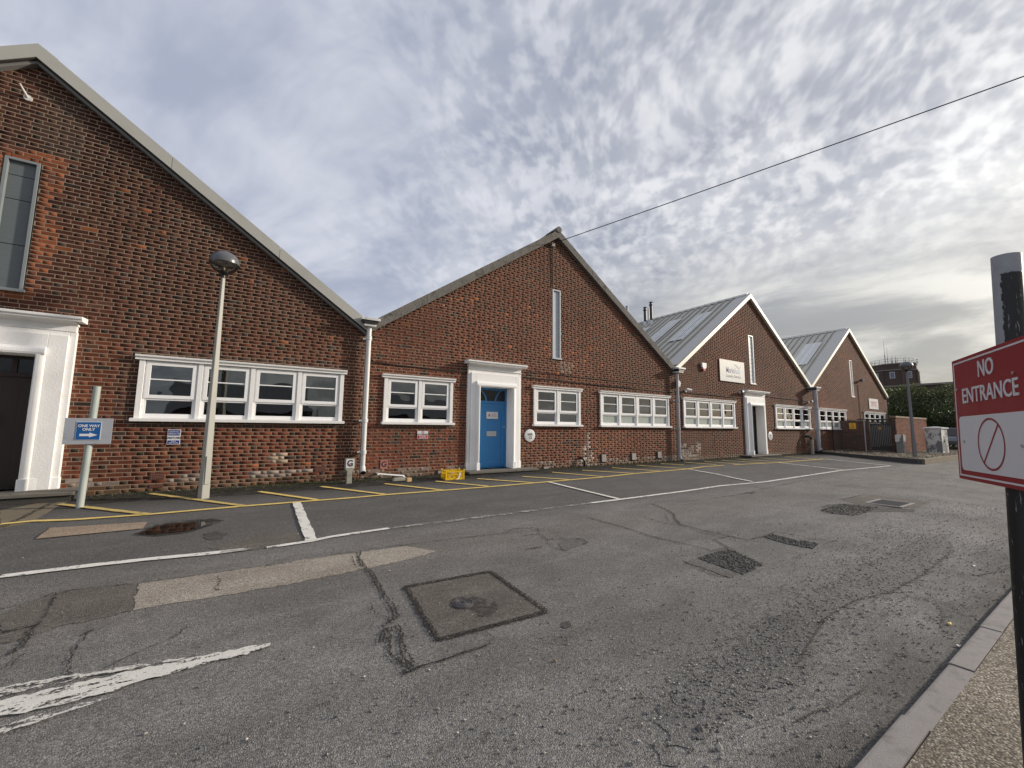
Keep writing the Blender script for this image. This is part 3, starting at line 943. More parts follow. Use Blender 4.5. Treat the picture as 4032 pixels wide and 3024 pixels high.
# gully grate
gc = Vector((11.061, -7.341))
t = thing('gully_grate', 'rusty iron drain grate in the road near the far bay', 'drain grate', (gc.x, gc.y, gz(gc.y) + .006))
mb = MB()
for a in (-1, 1):
    mb.box(-.42, .42, a * .26 - .03, a * .26 + .03, 0, .012)
    mb.box(a * .42 - .03, a * .42 + .03, -.23, .23, 0, .0115)
mb.obj('frame', M['kerb'], t)
mb = MB()
mb.box(-.385, .385, -.225, .225, -.02, .002)
mb.obj('pit', M['hole'], t)
for i in range(9):
    mb = MB()
    mb.box(-.36 + i * .085, -.32 + i * .085, -.22, .22, .002, .011)
    mb.obj('bar', M['iron'], t)

# ------------------------------------------------------------------ brickwork
COURSE, REP = 0.0762, 0.3375
SPAN_S, SPAN_H = 0.2275, 0.110


def eaves(u, x):
    xl, xr, xa, ze, za = u['xl'], u['xr'], u['xa'], u['ze'], u['za']
    return ze + (za - ze) * ((x - xl) / (xa - xl) if x < xa else (xr - x) / (xr - xa))


def row_intervals(u, z0, z1):
    zt = z1
    xl, xr, xa, ze, za = u['xl'], u['xr'], u['xa'], u['ze'], u['za']
    if zt <= ze:
        iv = [(xl, xr)]
    elif z0 >= za:
        return []
    else:
        f = min(1, (zt - ze) / (za - ze))
        iv = [(xl + (xa - xl) * f, xr - (xr - xa) * f)]
    for (a, b, c, d) in u['open']:
        if d - 0.02 > z0 and c + 0.02 < z1:
            nx = []
            for s, e in iv:
                if b <= s or a >= e:
                    nx.append((s, e))
                else:
                    if a - s > 0.02:
                        nx.append((s, a))
                    if e - b > 0.02:
                        nx.append((b, e))
            iv = nx
    return iv


def noise2(x, z, s, seed):
    from mathutils import noise as mn
    return mn.noise(Vector((x * s + seed, z * s * 1.3, seed * 1.7)))


RED = np.array((0.158, 0.046, 0.026))
BROWN = np.array((0.106, 0.037, 0.0235))
DARK = np.array((0.044, 0.030, 0.025))
ORANGE = np.array((0.31, 0.098, 0.036))
DUSK = np.array((0.075, 0.036, 0.026))
PALE = np.array((0.34, 0.24, 0.17))
LIME = np.array((0.50, 0.46, 0.41))


def brick_colour(u, x, z, header):
    k = u['id']
    r = rng.random()
    n = noise2(x, z, 0.45, 3.0 + k)
    if k == 1:
        up = min(1, max(0, (z - 1.8) / 2.2))
        c = RED * (1 - up) * 0.92 + (BROWN * 0.72) * up
        pd, po = (0.19 if header else 0.035), 0.008
        if -0.1 + noise2(x, z, 1.1, 9) * .25 > abs(x + 3.87) - 0.62 and 3.4 < z < 6.15:
            return (ORANGE * .45 + RED * .45) * rng.uniform(.6, 1.15) if r < .8 else BROWN
        if x < -2.3 and z < 3.0:
            c = c * 0.8 + ORANGE * 0.12
    elif k == 2:
        up = min(1, max(0, (z - 1.2) / 3.5))
        c = RED * (1 - up * .5) + BROWN * up * .35
        pd, po = (0.20 if header else 0.04), 0.010
        if 3.0 < z < 5.2 and n > 0.02:
            po = 0.07
        if x > 9.8 and z < 1.4:
            c = c * 1.08 + ORANGE * .05
            po = 0.05
    elif k == 3:
        c = BROWN * 0.58 + RED * 0.38
        pd, po = (0.25 if header else 0.08), 0.015
    else:
        c = BROWN * 0.40 + RED * 0.45 + ORANGE * 0.08
        pd, po = (0.2 if header else 0.06), 0.01
    if r < pd:
        c = DARK * rng.uniform(0.75, 1.7)
    elif r < pd + po:
        c = ORANGE * rng.uniform(0.55, 0.95)
    else:
        c = c * rng.uniform(0.78, 1.20)
        t_ = rng.random()
        if t_ < .2:
            c = c * .6 + DUSK * .4
        elif t_ < .26:
            c = c * .75 + PALE * .12
    c = c * (1 + 0.38 * n + 0.25 * noise2(x, z, 0.16, 40 + k))
    # lime crust along the damp course, darker patches, repairs, painted shade left of downpipes
    if k == 1 and 0.17 < z < 0.34 and noise2(x, z * 3, 1.6, 21) > 0.02:
        c = c * .35 + LIME * .55 * rng.uniform(.5, 1.1)
    if k == 2 and abs(x - 9.55) < .34 * (1 - z / 1.3) * rng.uniform(.4, 1.3) and z < 1.15:
        c = c * .45 + LIME * rng.uniform(.1, .75)
    if k == 2 and z < .22 and noise2(x, z * 3, 1.6, 33) > -0.05:
        c = c * .5 + LIME * .35
    if k == 3 and ((abs(x - 15.05) < .55 and z < .62 * rng.uniform(.5, 1.2)) or (abs(x - 15.9) < .3 * (1 - z / 1.1) and z < .9)):
        c = c * .45 + LIME * rng.uniform(.1, .7)
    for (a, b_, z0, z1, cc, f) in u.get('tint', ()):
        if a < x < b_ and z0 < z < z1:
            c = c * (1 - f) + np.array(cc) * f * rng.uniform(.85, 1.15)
    return np.clip(c * 0.87, 0.01, 0.8)


def to_px(x, y, z):
    v = Vector((x, y, z)) - CAMLOC
    d = v.dot(fw)
    if d <= 0.1:
        return None
    return (0.5 + 0.38935 * v.dot(r2) / d, 0.5 - 0.38935 * v.dot(u2) / d * 4 / 3, d)


bmh = {}
for nm, ln in (('stretcher', SPAN_S - .010), ('header', SPAN_H - .010)):
    q = MB()
    w, h, e = ln / 2, (COURSE - .013) / 2, .003
    q.v = [(-w, .012, -h), (w, .012, -h), (w, .012, h), (-w, .012, h),
           (-w, -.0002, -h), (w, -.0002, -h), (w, -.0002, h), (-w, -.0002, h),
           (-w + e, -.0020, -h + e), (w - e, -.0020, -h + e), (w - e, -.0020, h - e), (-w + e, -.0020, h - e)]
    q.f = [(0, 1, 5, 4), (1, 2, 6, 5), (2, 3, 7, 6), (3, 0, 4, 7), (4, 5, 9, 8), (5, 6, 10, 9), (6, 7, 11, 10), (7, 4, 8, 11), (8, 9, 10, 11)]
    bmh[nm] = q.mesh('brick_' + nm)
    bmh[nm].materials.append(M['brick1'])


def lay_bricks(u, root, singles):
    rows = int(u['za'] / COURSE) + 1
    cand = []
    wallq = MB()
    for k in range(-1, rows):
        z0, z1 = k * COURSE, (k + 1) * COURSE
        for s, e in row_intervals(u, max(z0, -0.05), z1):
            wallq.quad((s, 0, z0), (e, 0, z0), (e, 0, z1), (s, 0, z1))
            yb = .020 if k % 2 else .026           # added backing, lapped so that no light shows through
            wallq.quad((s, yb, z0 - .012), (e, yb, z0 - .012), (e, yb, z1 + .012), (s, yb, z1 + .012))
        zc = (z0 + z1) / 2
        iv = row_intervals(u, z0 + .01, z1 - .01)
        x = u['xl'] - 1 + (REP / 2 if k % 2 else 0) + rng.uniform(-.03, .03) - (u['xl'] % REP)
        j = 0
        while x < u['xr'] + .5:
            header = j % 2 == 1
            L = SPAN_H if header else SPAN_S
            a, b_ = x + .005 + rng.uniform(-.0015, .0015), x + L - .005 + rng.uniform(-.0015, .0015)
            x += L
            j += 1
            for s, e in iv:
                c0, c1 = max(a, s + .004), min(b_, e - .004)
                if c1 - c0 < 0.03:
                    continue
                full = (c1 - c0) > (b_ - a) - .004
                cand.append((c0, c1, zc, header, full))
    wall = wallq.obj('wall', M['mortar' if u['id'] < 3 else 'mortar2'], root, fix=False)
    # rank by size on the photograph
    size = []
    for i, (c0, c1, zc, hd, full) in enumerate(cand):
        p, q = to_px(c0, 0, zc), to_px(c1, 0, zc)
        ok = full and p and q and 0.0 < p[0] < 1 and 0.0 < p[1] < 1
        size.append((q[0] - p[0]) / p[2] if ok else 0)
    order = sorted(range(len(cand)), key=lambda i: -size[i])
    single = {i for i in order[:singles] if size[i] > 0}
    hh = (COURSE - .013) / 2
    V, Fc, Cc = [], [], []
    for i, (c0, c1, zc, hd, full) in enumerate(cand):
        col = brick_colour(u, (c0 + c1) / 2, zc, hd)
        dy = rng.uniform(-.0014, .0008)
        dz0, dz1 = rng.uniform(-.0016, .0016), rng.uniform(-.0016, .0016)
        if i in single:
            o = bpy.data.objects.new('brick', bmh['header' if hd else 'stretcher'])
            COL.objects.link(o)
            o.parent = root
            o.location = ((c0 + c1) / 2, dy, zc + dz0)
            o.scale = ((c1 - c0) / ((SPAN_H if hd else SPAN_S) - .010), 1, 1)
            o.rotation_euler = (rng.uniform(-.01, .01), rng.uniform(-.004, .004), rng.uniform(-.006, .006))
            o.color = (*[float(v) for v in col], 1)
            continue
        n = len(V)
        yf = -.0018 + dy * .6
        yr = rng.uniform(-.001, .001)
        V += [(c0, .012, zc - hh + dz0), (c1, .012, zc - hh + dz1), (c1, .012, zc + hh + dz1), (c0, .012, zc + hh + dz0),
              (c0 + .001, yf - yr, zc - hh + dz0 + .001), (c1 - .001, yf + yr, zc - hh + dz1 + .001), (c1 - .001, yf + yr, zc + hh + dz1 - .001), (c0 + .001, yf - yr, zc + hh + dz0 - .001)]
        Fc += [(n, n + 1, n + 5, n + 4), (n + 1, n + 2, n + 6, n + 5), (n + 2, n + 3, n + 7, n + 6), (n + 3, n, n + 4, n + 7), (n + 4, n + 5, n + 6, n + 7)]
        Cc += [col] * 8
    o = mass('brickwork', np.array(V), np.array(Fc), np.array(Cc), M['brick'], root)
    o['kind'] = 'stuff'
    return wall


# ------------------------------------------------------------------ windows, doors and other parts of the buildings
HEAD_T, HEAD_B, SILL_T, SILL_B = 2.62, 2.525, 1.405, 1.34


def window(root, x0, x1, n, film=False):
    """white timber window band: x0..x1 is the head moulding"""
    a, b_ = x0 + .06, x1 - .06
    J, mw = .085, .078
    inner0, inner1 = a + J, b_ - J
    lw = (inner1 - inner0 - mw * (n - 1)) / n
    mb = MB()
    mb.prism([(-.085, HEAD_B + .002), (-.085, HEAD_B + .050), (-.12, HEAD_B + .062), (-.125, HEAD_T), (.02, HEAD_T + .006), (.02, HEAD_B + .002)], x0, x1, 'x')
    win = mb.obj('window', M['white'], root)
    for nm, xa_, xb_, yf in [('jamb', a, a + J, -.055), ('jamb', b_ - J, b_, -.055)] + [('mullion', inner0 + i * lw + (i - 1) * mw, inner0 + i * (lw + mw), -.048) for i in range(1, n)]:
        mb = MB()
        mb.box(xa_, xb_, yf, .10, SILL_T, HEAD_B)
        mb.obj(nm, M['white'], win, bevel=.004)
    mb = MB()
    mb.prism([(-.13, SILL_B), (-.135, SILL_T - .015), (-.06, SILL_T - .001), (.06, SILL_T - .001), (.06, SILL_B)], x0 + .02, x1 - .01, 'x')
    mb.obj('sill', M['white'], win)
    for i in range(n):
        l0 = inner0 + i * (lw + mw)
        l1 = l0 + lw
        fr = MB()
        # fixed frame of the light
        fr.box(l0 + .001, l0 + .036, -.012, .06, SILL_T + .002, HEAD_B - .002)
        fr.box(l1 - .036, l1 - .001, -.012, .06, SILL_T + .002, HEAD_B - .002)
        fr.box(l0 + .036, l1 - .036, -.0125, .06, SILL_T + .002, SILL_T + .085)
        fr.box(l0 + .036, l1 - .036, -.0125, .06, HEAD_B - .036, HEAD_B - .002)
        fr.box(l0 + .036, l1 - .036, -.0115, .06, 1.752, 1.790)
        # lower light beads
        fr.box(l0 + .036, l0 + .06, -.004, .05, SILL_T + .085, 1.752)
        fr.box(l1 - .06, l1 - .036, -.004, .05, SILL_T + .085, 1.752)
        # top-hung casement standing proud
        z0, z1 = 1.786, HEAD_B - .030
        fr.box(l0 + .028, l0 + .092, -.034, .03, z0, z1)
        fr.box(l1 - .092, l1 - .028, -.034, .03, z0, z1)
        fr.box(l0 + .092, l1 - .092, -.0335, .03, z0, z0 + .068)
        fr.box(l0 + .092, l1 - .092, -.0335, .03, z1 - .064, z1)
        fr.box(l0 + .092, l1 - .092, -.022, .012, 2.148, 2.172)
        fr.obj('casement', M['upvc'], win, bevel=.004)
        ti = rng.uniform(-.004, .004)
        for zz0, zz1, ins, yy, mt in ((2.172, z1 - .064, .092, .0, M['glass']), (z0 + .068, 2.148, .092, .0, M['glass']), (SILL_T + .085, 1.752, .06, .022, M['film'] if film and rng.random() < .85 else M['glass'])):
            g = MB()
            g.quadbox([(l0 + ins, yy, zz0), (l1 - ins, yy + ti, zz0), (l1 - ins, yy + .006 + ti, zz0), (l0 + ins, yy + .006, zz0),
                       (l0 + ins, yy, zz1), (l1 - ins, yy + ti, zz1), (l1 - ins, yy + .006 + ti, zz1), (l0 + ins, yy + .006, zz1)])
            g.obj('pane', mt, win)
    return win


def portal(root, cx, ho, hi, zb):
    """white rendered door surround with stepped jambs, bolection and cornice"""
    p = MB()
    hm = ho - .085
    hs = hi + .105
    top_o, top_m, top_s, top_i = 2.93, 2.845, 2.615, 2.465
    for s in (-1, 1):
        p.box(*sorted((cx + s * ho, cx + s * hm)), -.075, .02, zb, top_o)
        p.box(*sorted((cx + s * hm, cx + s * hs)), -.12, .02, zb, top_m)
        # bolection (rounded, standing forward) and deep reveal
        prof = [(hs, -.12), (hs - .018, -.165), (hs - .05, -.195), (hs - .085, -.203), (hi, -.19), (hi, .30), (hs, .30)]
        k = [(cx + s * a, b_) for a, b_ in prof]
        p.prism(k, zb, top_i, 'z')
    p.box(cx - hm, cx + hm, -.0755, .02, top_m, top_o)
    p.box(cx - hs, cx + hs, -.1205, .02, top_s, top_m)
    prof = [(-.12, top_s), (-.165, top_s - .022), (-.195, top_s - .06), (-.203, top_s - .11), (-.19, top_i), (.30, top_i), (.30, top_s)]
    p.prism(prof, cx - hs, cx + hs, 'x')
    s_ = p.obj('door_surround', M['stucco'], root, bevel=.006)
    p = MB()
    p.box(cx - ho + .01, cx + ho - .01, -.088, .02, top_o, 3.035)
    p.prism([(-.088, 3.035), (-.10, 3.05), (-.13, 3.075), (-.20, 3.095), (-.25, 3.10), (.02, 3.10), (.02, 3.035)], cx - ho - .005, cx + ho + .005, 'x')
    p.obj('frieze', M['stucco'], s_)
    p = MB()
    p.prism([(-.265, 3.10), (-.27, 3.125), (-.30, 3.14), (-.305, 3.175), (-.28, 3.185), (.02, 3.20), (.02, 3.10)], cx - ho - .10, cx + ho + .10, 'x')
    p.obj('cornice', M['stucco'], s_)
    for s in (-1, 1):
        p = MB()
        a, b_ = sorted((cx + s * (ho + .012), cx + s * (hi - .012)))
        p.prism([(a, .02), (b_, .02), (b_, -.215 if s < 0 else -.088), (b_ - (.105 if s < 0 else .0), -.215 if s < 0 else -.088)] if False else
                [(cx + s * (ho + .012), .02), (cx + s * (ho + .012), -.088), (cx + s * hs, -.132), (cx + s * (hs - .012), -.218), (cx + s * (hi - .012), -.215), (cx + s * (hi - .012), .02)], zb, zb + .20, 'z')
        p.obj('plinth', M['stucco'], s_, bevel=.005)
    return s_


def slot(root, cx, hw, z0, z1, fm, pm, joints=(), recess=.03):
    p = MB()
    p.box(cx - hw, cx - hw + .045, -.012, .08, z0, z1)
    p.box(cx + hw - .045, cx + hw, -.012, .08, z0, z1)
    p.box(cx - hw + .045, cx + hw - .045, -.0115, .08, z1 - .045, z1)
    p.box(cx - hw - .03, cx + hw + .03, -.045, .08, z0 - .05, z0)
    s_ = p.obj('slot_window', fm, root, bevel=.003)
    zz = [z0] + list(joints) + [z1 - .045]
    for a, b_ in zip(zz[:-1], zz[1:]):
        p = MB()
        p.box(cx - hw + .045, cx + hw - .045, recess, recess + .03, a + .006, b_ - .006)
        p.obj('panel', pm, s_)
    p = MB()
    p.box(cx - hw + .045, cx + hw - .045, recess + .031, recess + .05, z0, z1 - .045)
    p.obj('backing', M['dark_gap'], s_)
    return s_


def barge(root, u, name, mat, dv, proj, thick_back, over, seams=1, top=None, cap=None):
    """sloping verge boards on both sides of a gable; dv = vertical depth"""
    xa, za = u['xa'], u['rz']
    res = []
    for s, xe in ((-1, u['xl']), (1, u['xr'])):
        ze = u['rf'][0 if s < 0 else 1]
        n = seams
        for i in range(n):
            f0, f1 = i / n, (i + 1) / n
            if i > 0:
                f0 += 0.0012
            xs0, xs1 = xa + (xe - xa) * f0, xa + (xe - xa) * f1
            zs0, zs1 = za + (ze - za) * f0, za + (ze - za) * f1
            p = MB()
            p.prism([(xs0, zs0), (xs1, zs1), (xs1, zs1 - dv), (xs0, zs0 - dv)], -proj, thick_back)
            o = p.obj(name, mat, root)
            res.append(o)
    return res


def roof(root, u, mat, ribs, depth=32.0, sky=()):
    xa, za = u['xa'], u['rz'] + .012
    sheets = []
    for s, xe in ((-1, u['xl']), (1, u['xr'])):
        ze = u['rf'][0 if s < 0 else 1] + .012
        p = MB()
        ys = [.02]
        hs = [0.0]
        if ribs:
            y = .62
            while y < depth:
                ys += [y, y + .045, y + .085, y + .13]
                hs += [0, .075, .075, 0]
                y += .40
            p2 = []
        ys.append(depth)
        hs.append(0)
        nrm = Vector((-(ze - za), 0, xe - xa)).normalized()
        if nrm.z < 0:
            nrm = -nrm
        k = 0
        for y, h in zip(ys, hs):
            for (x, z) in ((xa, za), (xe, ze)):
                p.v.append((x + nrm.x * h, y, z + nrm.z * h))
            if k:
                q = 2 * k
                p.f.append((q - 2, q - 1, q + 1, q) if s > 0 else (q, q + 1, q - 1, q - 2))
            k += 1
        o = p.obj('roof_slope', mat, root, fix=False)
        if ribs:                                # darker sheet colour on the flanks of the ribs
            o.data.materials.append(M['roof_dark'])
            for i, f in enumerate(o.data.polygons):
                if i % 4 in (1, 3) and i < len(ys) - 2:
                    f.material_index = 1
        sheets.append(o)
        if s < 0:
            for (xa0, xa1, y0, y1) in sky:
                g = MB()
                m_ = (za - ze) / (xa - xe)
                nr = 10
                for i in range(nr):
                    ya, yb = y0 + (y1 - y0) * i / nr, y0 + (y1 - y0) * (i + 1) / nr
                    hh = .074 if i % 2 else .064
                    q = []
                    for (x, y) in ((xa0, ya), (xa1, ya), (xa1, yb), (xa0, yb)):
                        z = ze + (x - xe) * m_
                        q.append((x + nrm.x * hh, y, z + nrm.z * hh))
                    g.quad(*q)
                g.obj('skylight', M['skylight'], o, fix=False)
    rc = MB()
    rc.prism([(xa - .22, za - .10), (xa - .2, za - .06), (xa, za + .07), (xa + .2, za - .06), (xa + .22, za - .10), (xa, za + .02)], .02, depth)
    rc.obj('ridge_cap', M['flash'] if ribs else mat, root)
    return sheets


def vent_brick(root, x0, x1, z0, z1, nx, nz, mat=None):
    p = MB()
    p.box(x0, x1, -.012, .01, z0, z1)
    v = p.obj('air_brick', mat or M['terra'], root)
    h = MB()
    dx, dz = (x1 - x0) / nx, (z1 - z0) / nz
    for i in range(nx):
        for j in range(nz):
            h.box(x0 + (i + .2) * dx, x0 + (i + .8) * dx, -.0135, -.010, z0 + (j + .2) * dz, z0 + (j + .8) * dz)
    h.obj('holes', M['hole'], v)


def downpipe(root, x, y, r, ztop, zbot, mat, collars, shoe=True, seg=16):
    p = MB()
    p.cyl((x, y, ztop), (x, y, zbot), r, seg=seg)
    o = p.obj('downpipe', mat, root, smooth=True)
    for z in collars:
        q = MB()
        q.cyl((x, y, z), (x, y, z + .07), r * 1.22, seg=seg)
        q.cyl((x, y, z + .07), (x, y, z + .085), r * 1.32, seg=seg)
        q.obj('collar', mat, o, smooth=True)
        q = MB()
        q.box(x - r * 1.9, x + r * 1.9, -.02, .0, z + .015, z + .055)
        q.box(x - r * .5, x + r * .5, y, -.01, z + .02, z + .05)
        q.obj('bracket', mat, o)
    if shoe:
        q = MB()
        pts = [(x, y, zbot + .02), (x, y - .02, zbot - .05), (x, y - .09, zbot - .12)]
        q.cyl(pts[0], pts[1], r * 1.18, seg=seg)
        q.cyl(pts[1], pts[2], r * 1.18, r * 1.25, seg=seg)
        q.obj('shoe', mat, o, smooth=True)
        q = MB()
        d = (Vector(pts[2]) - Vector(pts[1])).normalized()
        q.cyl(Vector(pts[2]) + d * .001, Vector(pts[2]) + d * .004, r * 1.02, seg=seg)
        q.obj('outlet', M['hole'], o)
    return o


def hopper(root, x, mat, w=.235, dark=True, z=3.70, y1=-.02, y0=-.34):
    p = MB()
    p.prism([(x - w * .62, z + .02), (x + w * .62, z + .02), (x + w * .64, z + .075), (x - w * .64, z + .075)], y0 + .05, y1)
    p.prism([(x - w, z + .16), (x + w, z + .16), (x + w, z + .225), (x - w, z + .225)], y0, y1)
    o = p.obj('gutter_end', mat, root, bevel=.006)
    p = MB()
    p.prism([(x - w * .60, z + .075), (x + w * .60, z + .075), (x + w * .9, z + .16), (x - w * .9, z + .16)], y0 + .03, y1)
    p.obj('gutter_throat', M['black'] if dark else mat, o)
    return o


def interior(root, x0, x1):
    p = MB()
    p.quad((x0, 5, 0), (x1, 5, 0), (x1, 5, 3.3), (x0, 5, 3.3))
    p.quad((x0, .12, .02), (x1, .12, .02), (x1, 5, .02), (x0, 5, .02))
    p.quad((x0, .12, 3.3), (x1, .12, 3.3), (x1, 5, 3.3), (x0, 5, 3.3))
    p.quad((x0, .12, 0), (x0, 5, 0), (x0, 5, 3.3), (x0, .12, 3.3))
    p.quad((x1, .12, 0), (x1, 5, 0), (x1, 5, 3.3), (x1, .12, 3.3))
    p.obj('room', M['interior'], root, fix=False)


def outer_walls(root, u, left=False, right=False):
    p = MB()
    for flag, x in ((left, u['xl'] + .02), (right, u['xr'] - .02)):
        if flag:
            p.box(x - .12, x + .12, .004, 32, -.2, u['ze'])
    p.prism([(u['xl'], -.2), (u['xr'], -.2), (u['xr'], u['ze']), (u['xa'], u['za'] - .1), (u['xl'], u['ze'])], 31.8, 32)
    p.obj('side_wall', M['towerbrick'], root)


def step_stone(root, x0, x1, y0, zt):
    p = MB()
    p.box(x0, x1, y0, .0, zt - .055, zt)
    s_ = p.obj('doorstep', M['step'], root, bevel=.008)
    p = MB()
    p.box(x0 + .03, x1 - .05, y0 + .04, .0, -.1, zt - .055)
    p.obj('riser', M['step_dark'], s_)


# ------------------------------------------------------------------ the four gabled units
WA, WB, WC, WD = (-2.09, 1.72), (2.56, 4.57), (7.215, 9.28), (10.09, 14.03)
WE, WF, WG, WH = (14.85, 18.87), (22.60, 26.72), (27.75, 31.84), (34.85, 39.0)


def wopen(w):
    return (w[0] + .07, w[1] - .07, SILL_B + .03, HEAD_T - .04)


U1 = dict(id=1, xl=-9.9, xr=2.12, xa=-3.84, ze=3.62, za=7.92, rz=8.12, rf=(3.86, 3.90),
          open=[wopen(WA), (-3.87 - .66, -3.87 + .66, -.1, 2.6), (-4.10, -3.64, 3.56, 5.97), (-1.703, 0.24) and (-1.905, -1.64, .555, .672)],
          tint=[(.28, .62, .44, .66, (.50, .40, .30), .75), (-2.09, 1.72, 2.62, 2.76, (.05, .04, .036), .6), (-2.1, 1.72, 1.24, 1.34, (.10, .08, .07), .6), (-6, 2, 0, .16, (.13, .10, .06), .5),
                (1.72, 2.1, .2, 3.6, (.06, .04, .03), .35), (-2.32, -2.0, 1.3, 2.7, (.05, .036, .03), .5), (-3.75, -3.2, 6.2, 7.3, (.10, .09, .075), .25)])  # first tint here paints the cast shadow left of the downpipe
U2 = dict(id=2, xl=2.12, xr=14.38, xa=8.22, ze=3.60, za=7.80, rz=8.02, rf=(3.84, 3.80),
          open=[wopen(WB), wopen(WC), wopen(WD), (5.86 - .66, 5.86 + .66, -.1, 2.6), (8.04, 8.40, 3.55, 5.95)],
          tint=[(2.12, 14.4, 0, .12, (.14, .11, .08), .6), (8.35, 8.9, 3.1, 3.5, (.24, .20, .17), .5), (2.56, 4.57, 1.24, 1.34, (.13, .09, .07), .6), (13.7, 14.4, .2, 3.5, (.07, .045, .035), .25)])  # last tint puts the downpipe's shadow into the brick colour
U3 = dict(id=3, xl=14.38, xr=26.85, xa=20.62, ze=3.58, za=7.96, rz=8.14, rf=(3.84, 3.86),
          open=[wopen(WE), wopen(WF), (20.62 - .66, 20.62 + .66, -.1, 2.6), (20.40, 20.86, 3.55, 6.02)],
          tint=[(14.4, 26.8, 0, .16, (.16, .13, .09), .5), (26.0, 26.8, .2, 3.5, (.07, .045, .035), .4)])  # last tint is painted shade left of the gutter end
U4 = dict(id=4, xl=26.85, xr=39.62, xa=33.18, ze=3.58, za=7.96, rz=8.14, rf=(3.86, 3.92),
          open=[wopen(WG), wopen(WH), (33.08, 33.52, 3.52, 6.0)],
          tint=[(27.2, 30.2, 0, 1.25, (.15, .055, .035), .6)])
U1['open'].pop()

b1 = thing('brick_building', 'nearest dark brick gabled unit with pale metal roof edge and brown door', 'building', (0, 0, 0), 'row of gabled brick units')
b2 = thing('brick_building', 'brick gabled unit with blue door and mossy grey roof edge', 'building', (0, 0, 0), 'row of gabled brick units')
b3 = thing('brick_building', 'brick gabled laundry unit with cream sign and black flues on its roof', 'building', (0, 0, 0), 'row of gabled brick units')
b4 = thing('brick_building', 'farthest brick gabled unit beside the hedge, behind the small brick enclosure', 'building', (0, 0, 0), 'row of gabled brick units')
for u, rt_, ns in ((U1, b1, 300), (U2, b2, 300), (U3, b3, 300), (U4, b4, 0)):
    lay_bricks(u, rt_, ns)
    interior(rt_, u['xl'] + .15, u['xr'] - .15)
outer_walls(b1, U1, left=True)
outer_walls(b2, U2)
outer_walls(b3, U3)
outer_walls(b4, U4, right=True)

window(b1, *WA, 4)
window(b2, *WB, 2)
window(b2, *WC, 2)
window(b2, *WD, 4, film=True)
window(b3, *WE, 4, film=True)
window(b3, *WF, 4, film=True)
window(b4, *WG, 4, film=True)
window(b4, *WH, 4, film=True)

def curtain(root, x0, x1, z0, z1, y=.16):
    p = MB()
    n = max(4, int((x1 - x0) / .025))
    for i in range(n + 1):
        x = x0 + (x1 - x0) * i / n
        yy = y + .012 * math.sin(x * 61) + .006 * math.sin(x * 23)
        p.v += [(x, yy, z0), (x, yy, z1)]
    p.f = [(2 * i, 2 * i + 2, 2 * i + 3, 2 * i + 1) for i in range(n)]
    p.obj('curtain', M['film'], root, smooth=True, fix=False)


curtain(b1, .95, 1.12, 1.45, 2.30)
curtain(b1, 1.22, 1.45, 1.45, 2.42)
curtain(b1, -.12, .02, 1.7, 2.45)
for wx in (WD, WE, WF, WG, WH):
    xx = wx[0] + .2
    while xx < wx[1] - .4:
        ww = rng.uniform(.15, .75)
        curtain({WD: b2, WE: b3, WF: b3, WG: b4, WH: b4}[wx], xx, min(xx + ww, wx[1] - .15), 1.42, rng.choice((1.95, 2.15, 2.5)), rng.uniform(.14, .3))
        xx += ww + rng.uniform(.05, .6)

# doors
portal(b1, -3.87, .965, .53, .15)
portal(b2, 5.86, .905, .56, .085)
portal(b3, 20.62, .95, .56, .10)
step_stone(b1, -5.6, -2.55, -.62, .15)
step_stone(b2, 4.85, 7.15, -.50, .085)
step_stone(b3, 19.2, 22.0, -.50, .10)

# blue door
p = MB()
p.box(5.30, 6.42, .235, .28, .085, 2.465)
d2 = p.obj('door', M['blue'], b2)
p = MB()
for (x0, x1, z0, z1) in ((5.36, 5.48, .13, 1.995), (6.24, 6.36, .13, 1.995), (5.48, 6.24, .13, .26), (5.48, 6.24, 1.90, 1.995)):
    p.box(x0, x1, .218, .236, z0, z1)
p.obj('leaf_frame', M['blue'], d2, bevel=.003)
p = MB()
p.box(5.30, 5.36, .195, .24, .085, 2.465)
p.box(6.36, 6.42, .195, .24, .085, 2.465)
p.box(5.36, 6.36, .1955, .24, 2.40, 2.465)
p.box(5.36, 6.36, .196, .24, 2.0, 2.075)
p.obj('door_frame', M['blue'], d2, bevel=.004)
p = MB()
p.box(5.36, 6.36, .226, .234, 2.075, 2.40)
p.obj('fanlight', M['dark_glass'], d2)
p = MB()
p.box(5.36, 6.36, .2345, .2349, 2.075, 2.40)
p.obj('fanlight_back', M['hole'], d2)
p = MB()
for s in (-1, 1):                              # curved glazing bars
    pts = []
    for i in range(9):
        a = i / 8
        pts.append((5.86 + s * (.16 + .20 * (a ** 2.2)), 2.075 + .325 * a))
    for (x0, z0), (x1, z1) in zip(pts[:-1], pts[1:]):
        p.quadbox([(x0 - .022, .20, z0), (x0 + .022, .20, z0), (x0 + .022, .226, z0), (x0 - .022, .226, z0),
                   (x1 - .022, .20, z1), (x1 + .022, .20, z1), (x1 + .022, .226, z1), (x1 - .022, .226, z1)])
p.obj('glazing_bar', M['blue'], d2)
p = MB()
zl, xl_ = 1.094, 5.914
p.box(xl_ - .165, xl_ + .165, .222, .236, zl - .075, zl + .075)
lp = p.obj('letter_plate', M['steel'], d2, bevel=.004)
p = MB()
p.box(xl_ - .13, xl_ + .13, .2195, .223, zl - .04, zl + .045)
p.obj('flap', M['slot_grey'], lp)
p = MB()
p.cyl((6.335, .20, 1.30), (6.335, .23, 1.30), .022)
p.cyl((5.43, .205, 1.31), (5.43, .23, 1.31), .016)
p.obj('lock', M['steel'], d2)
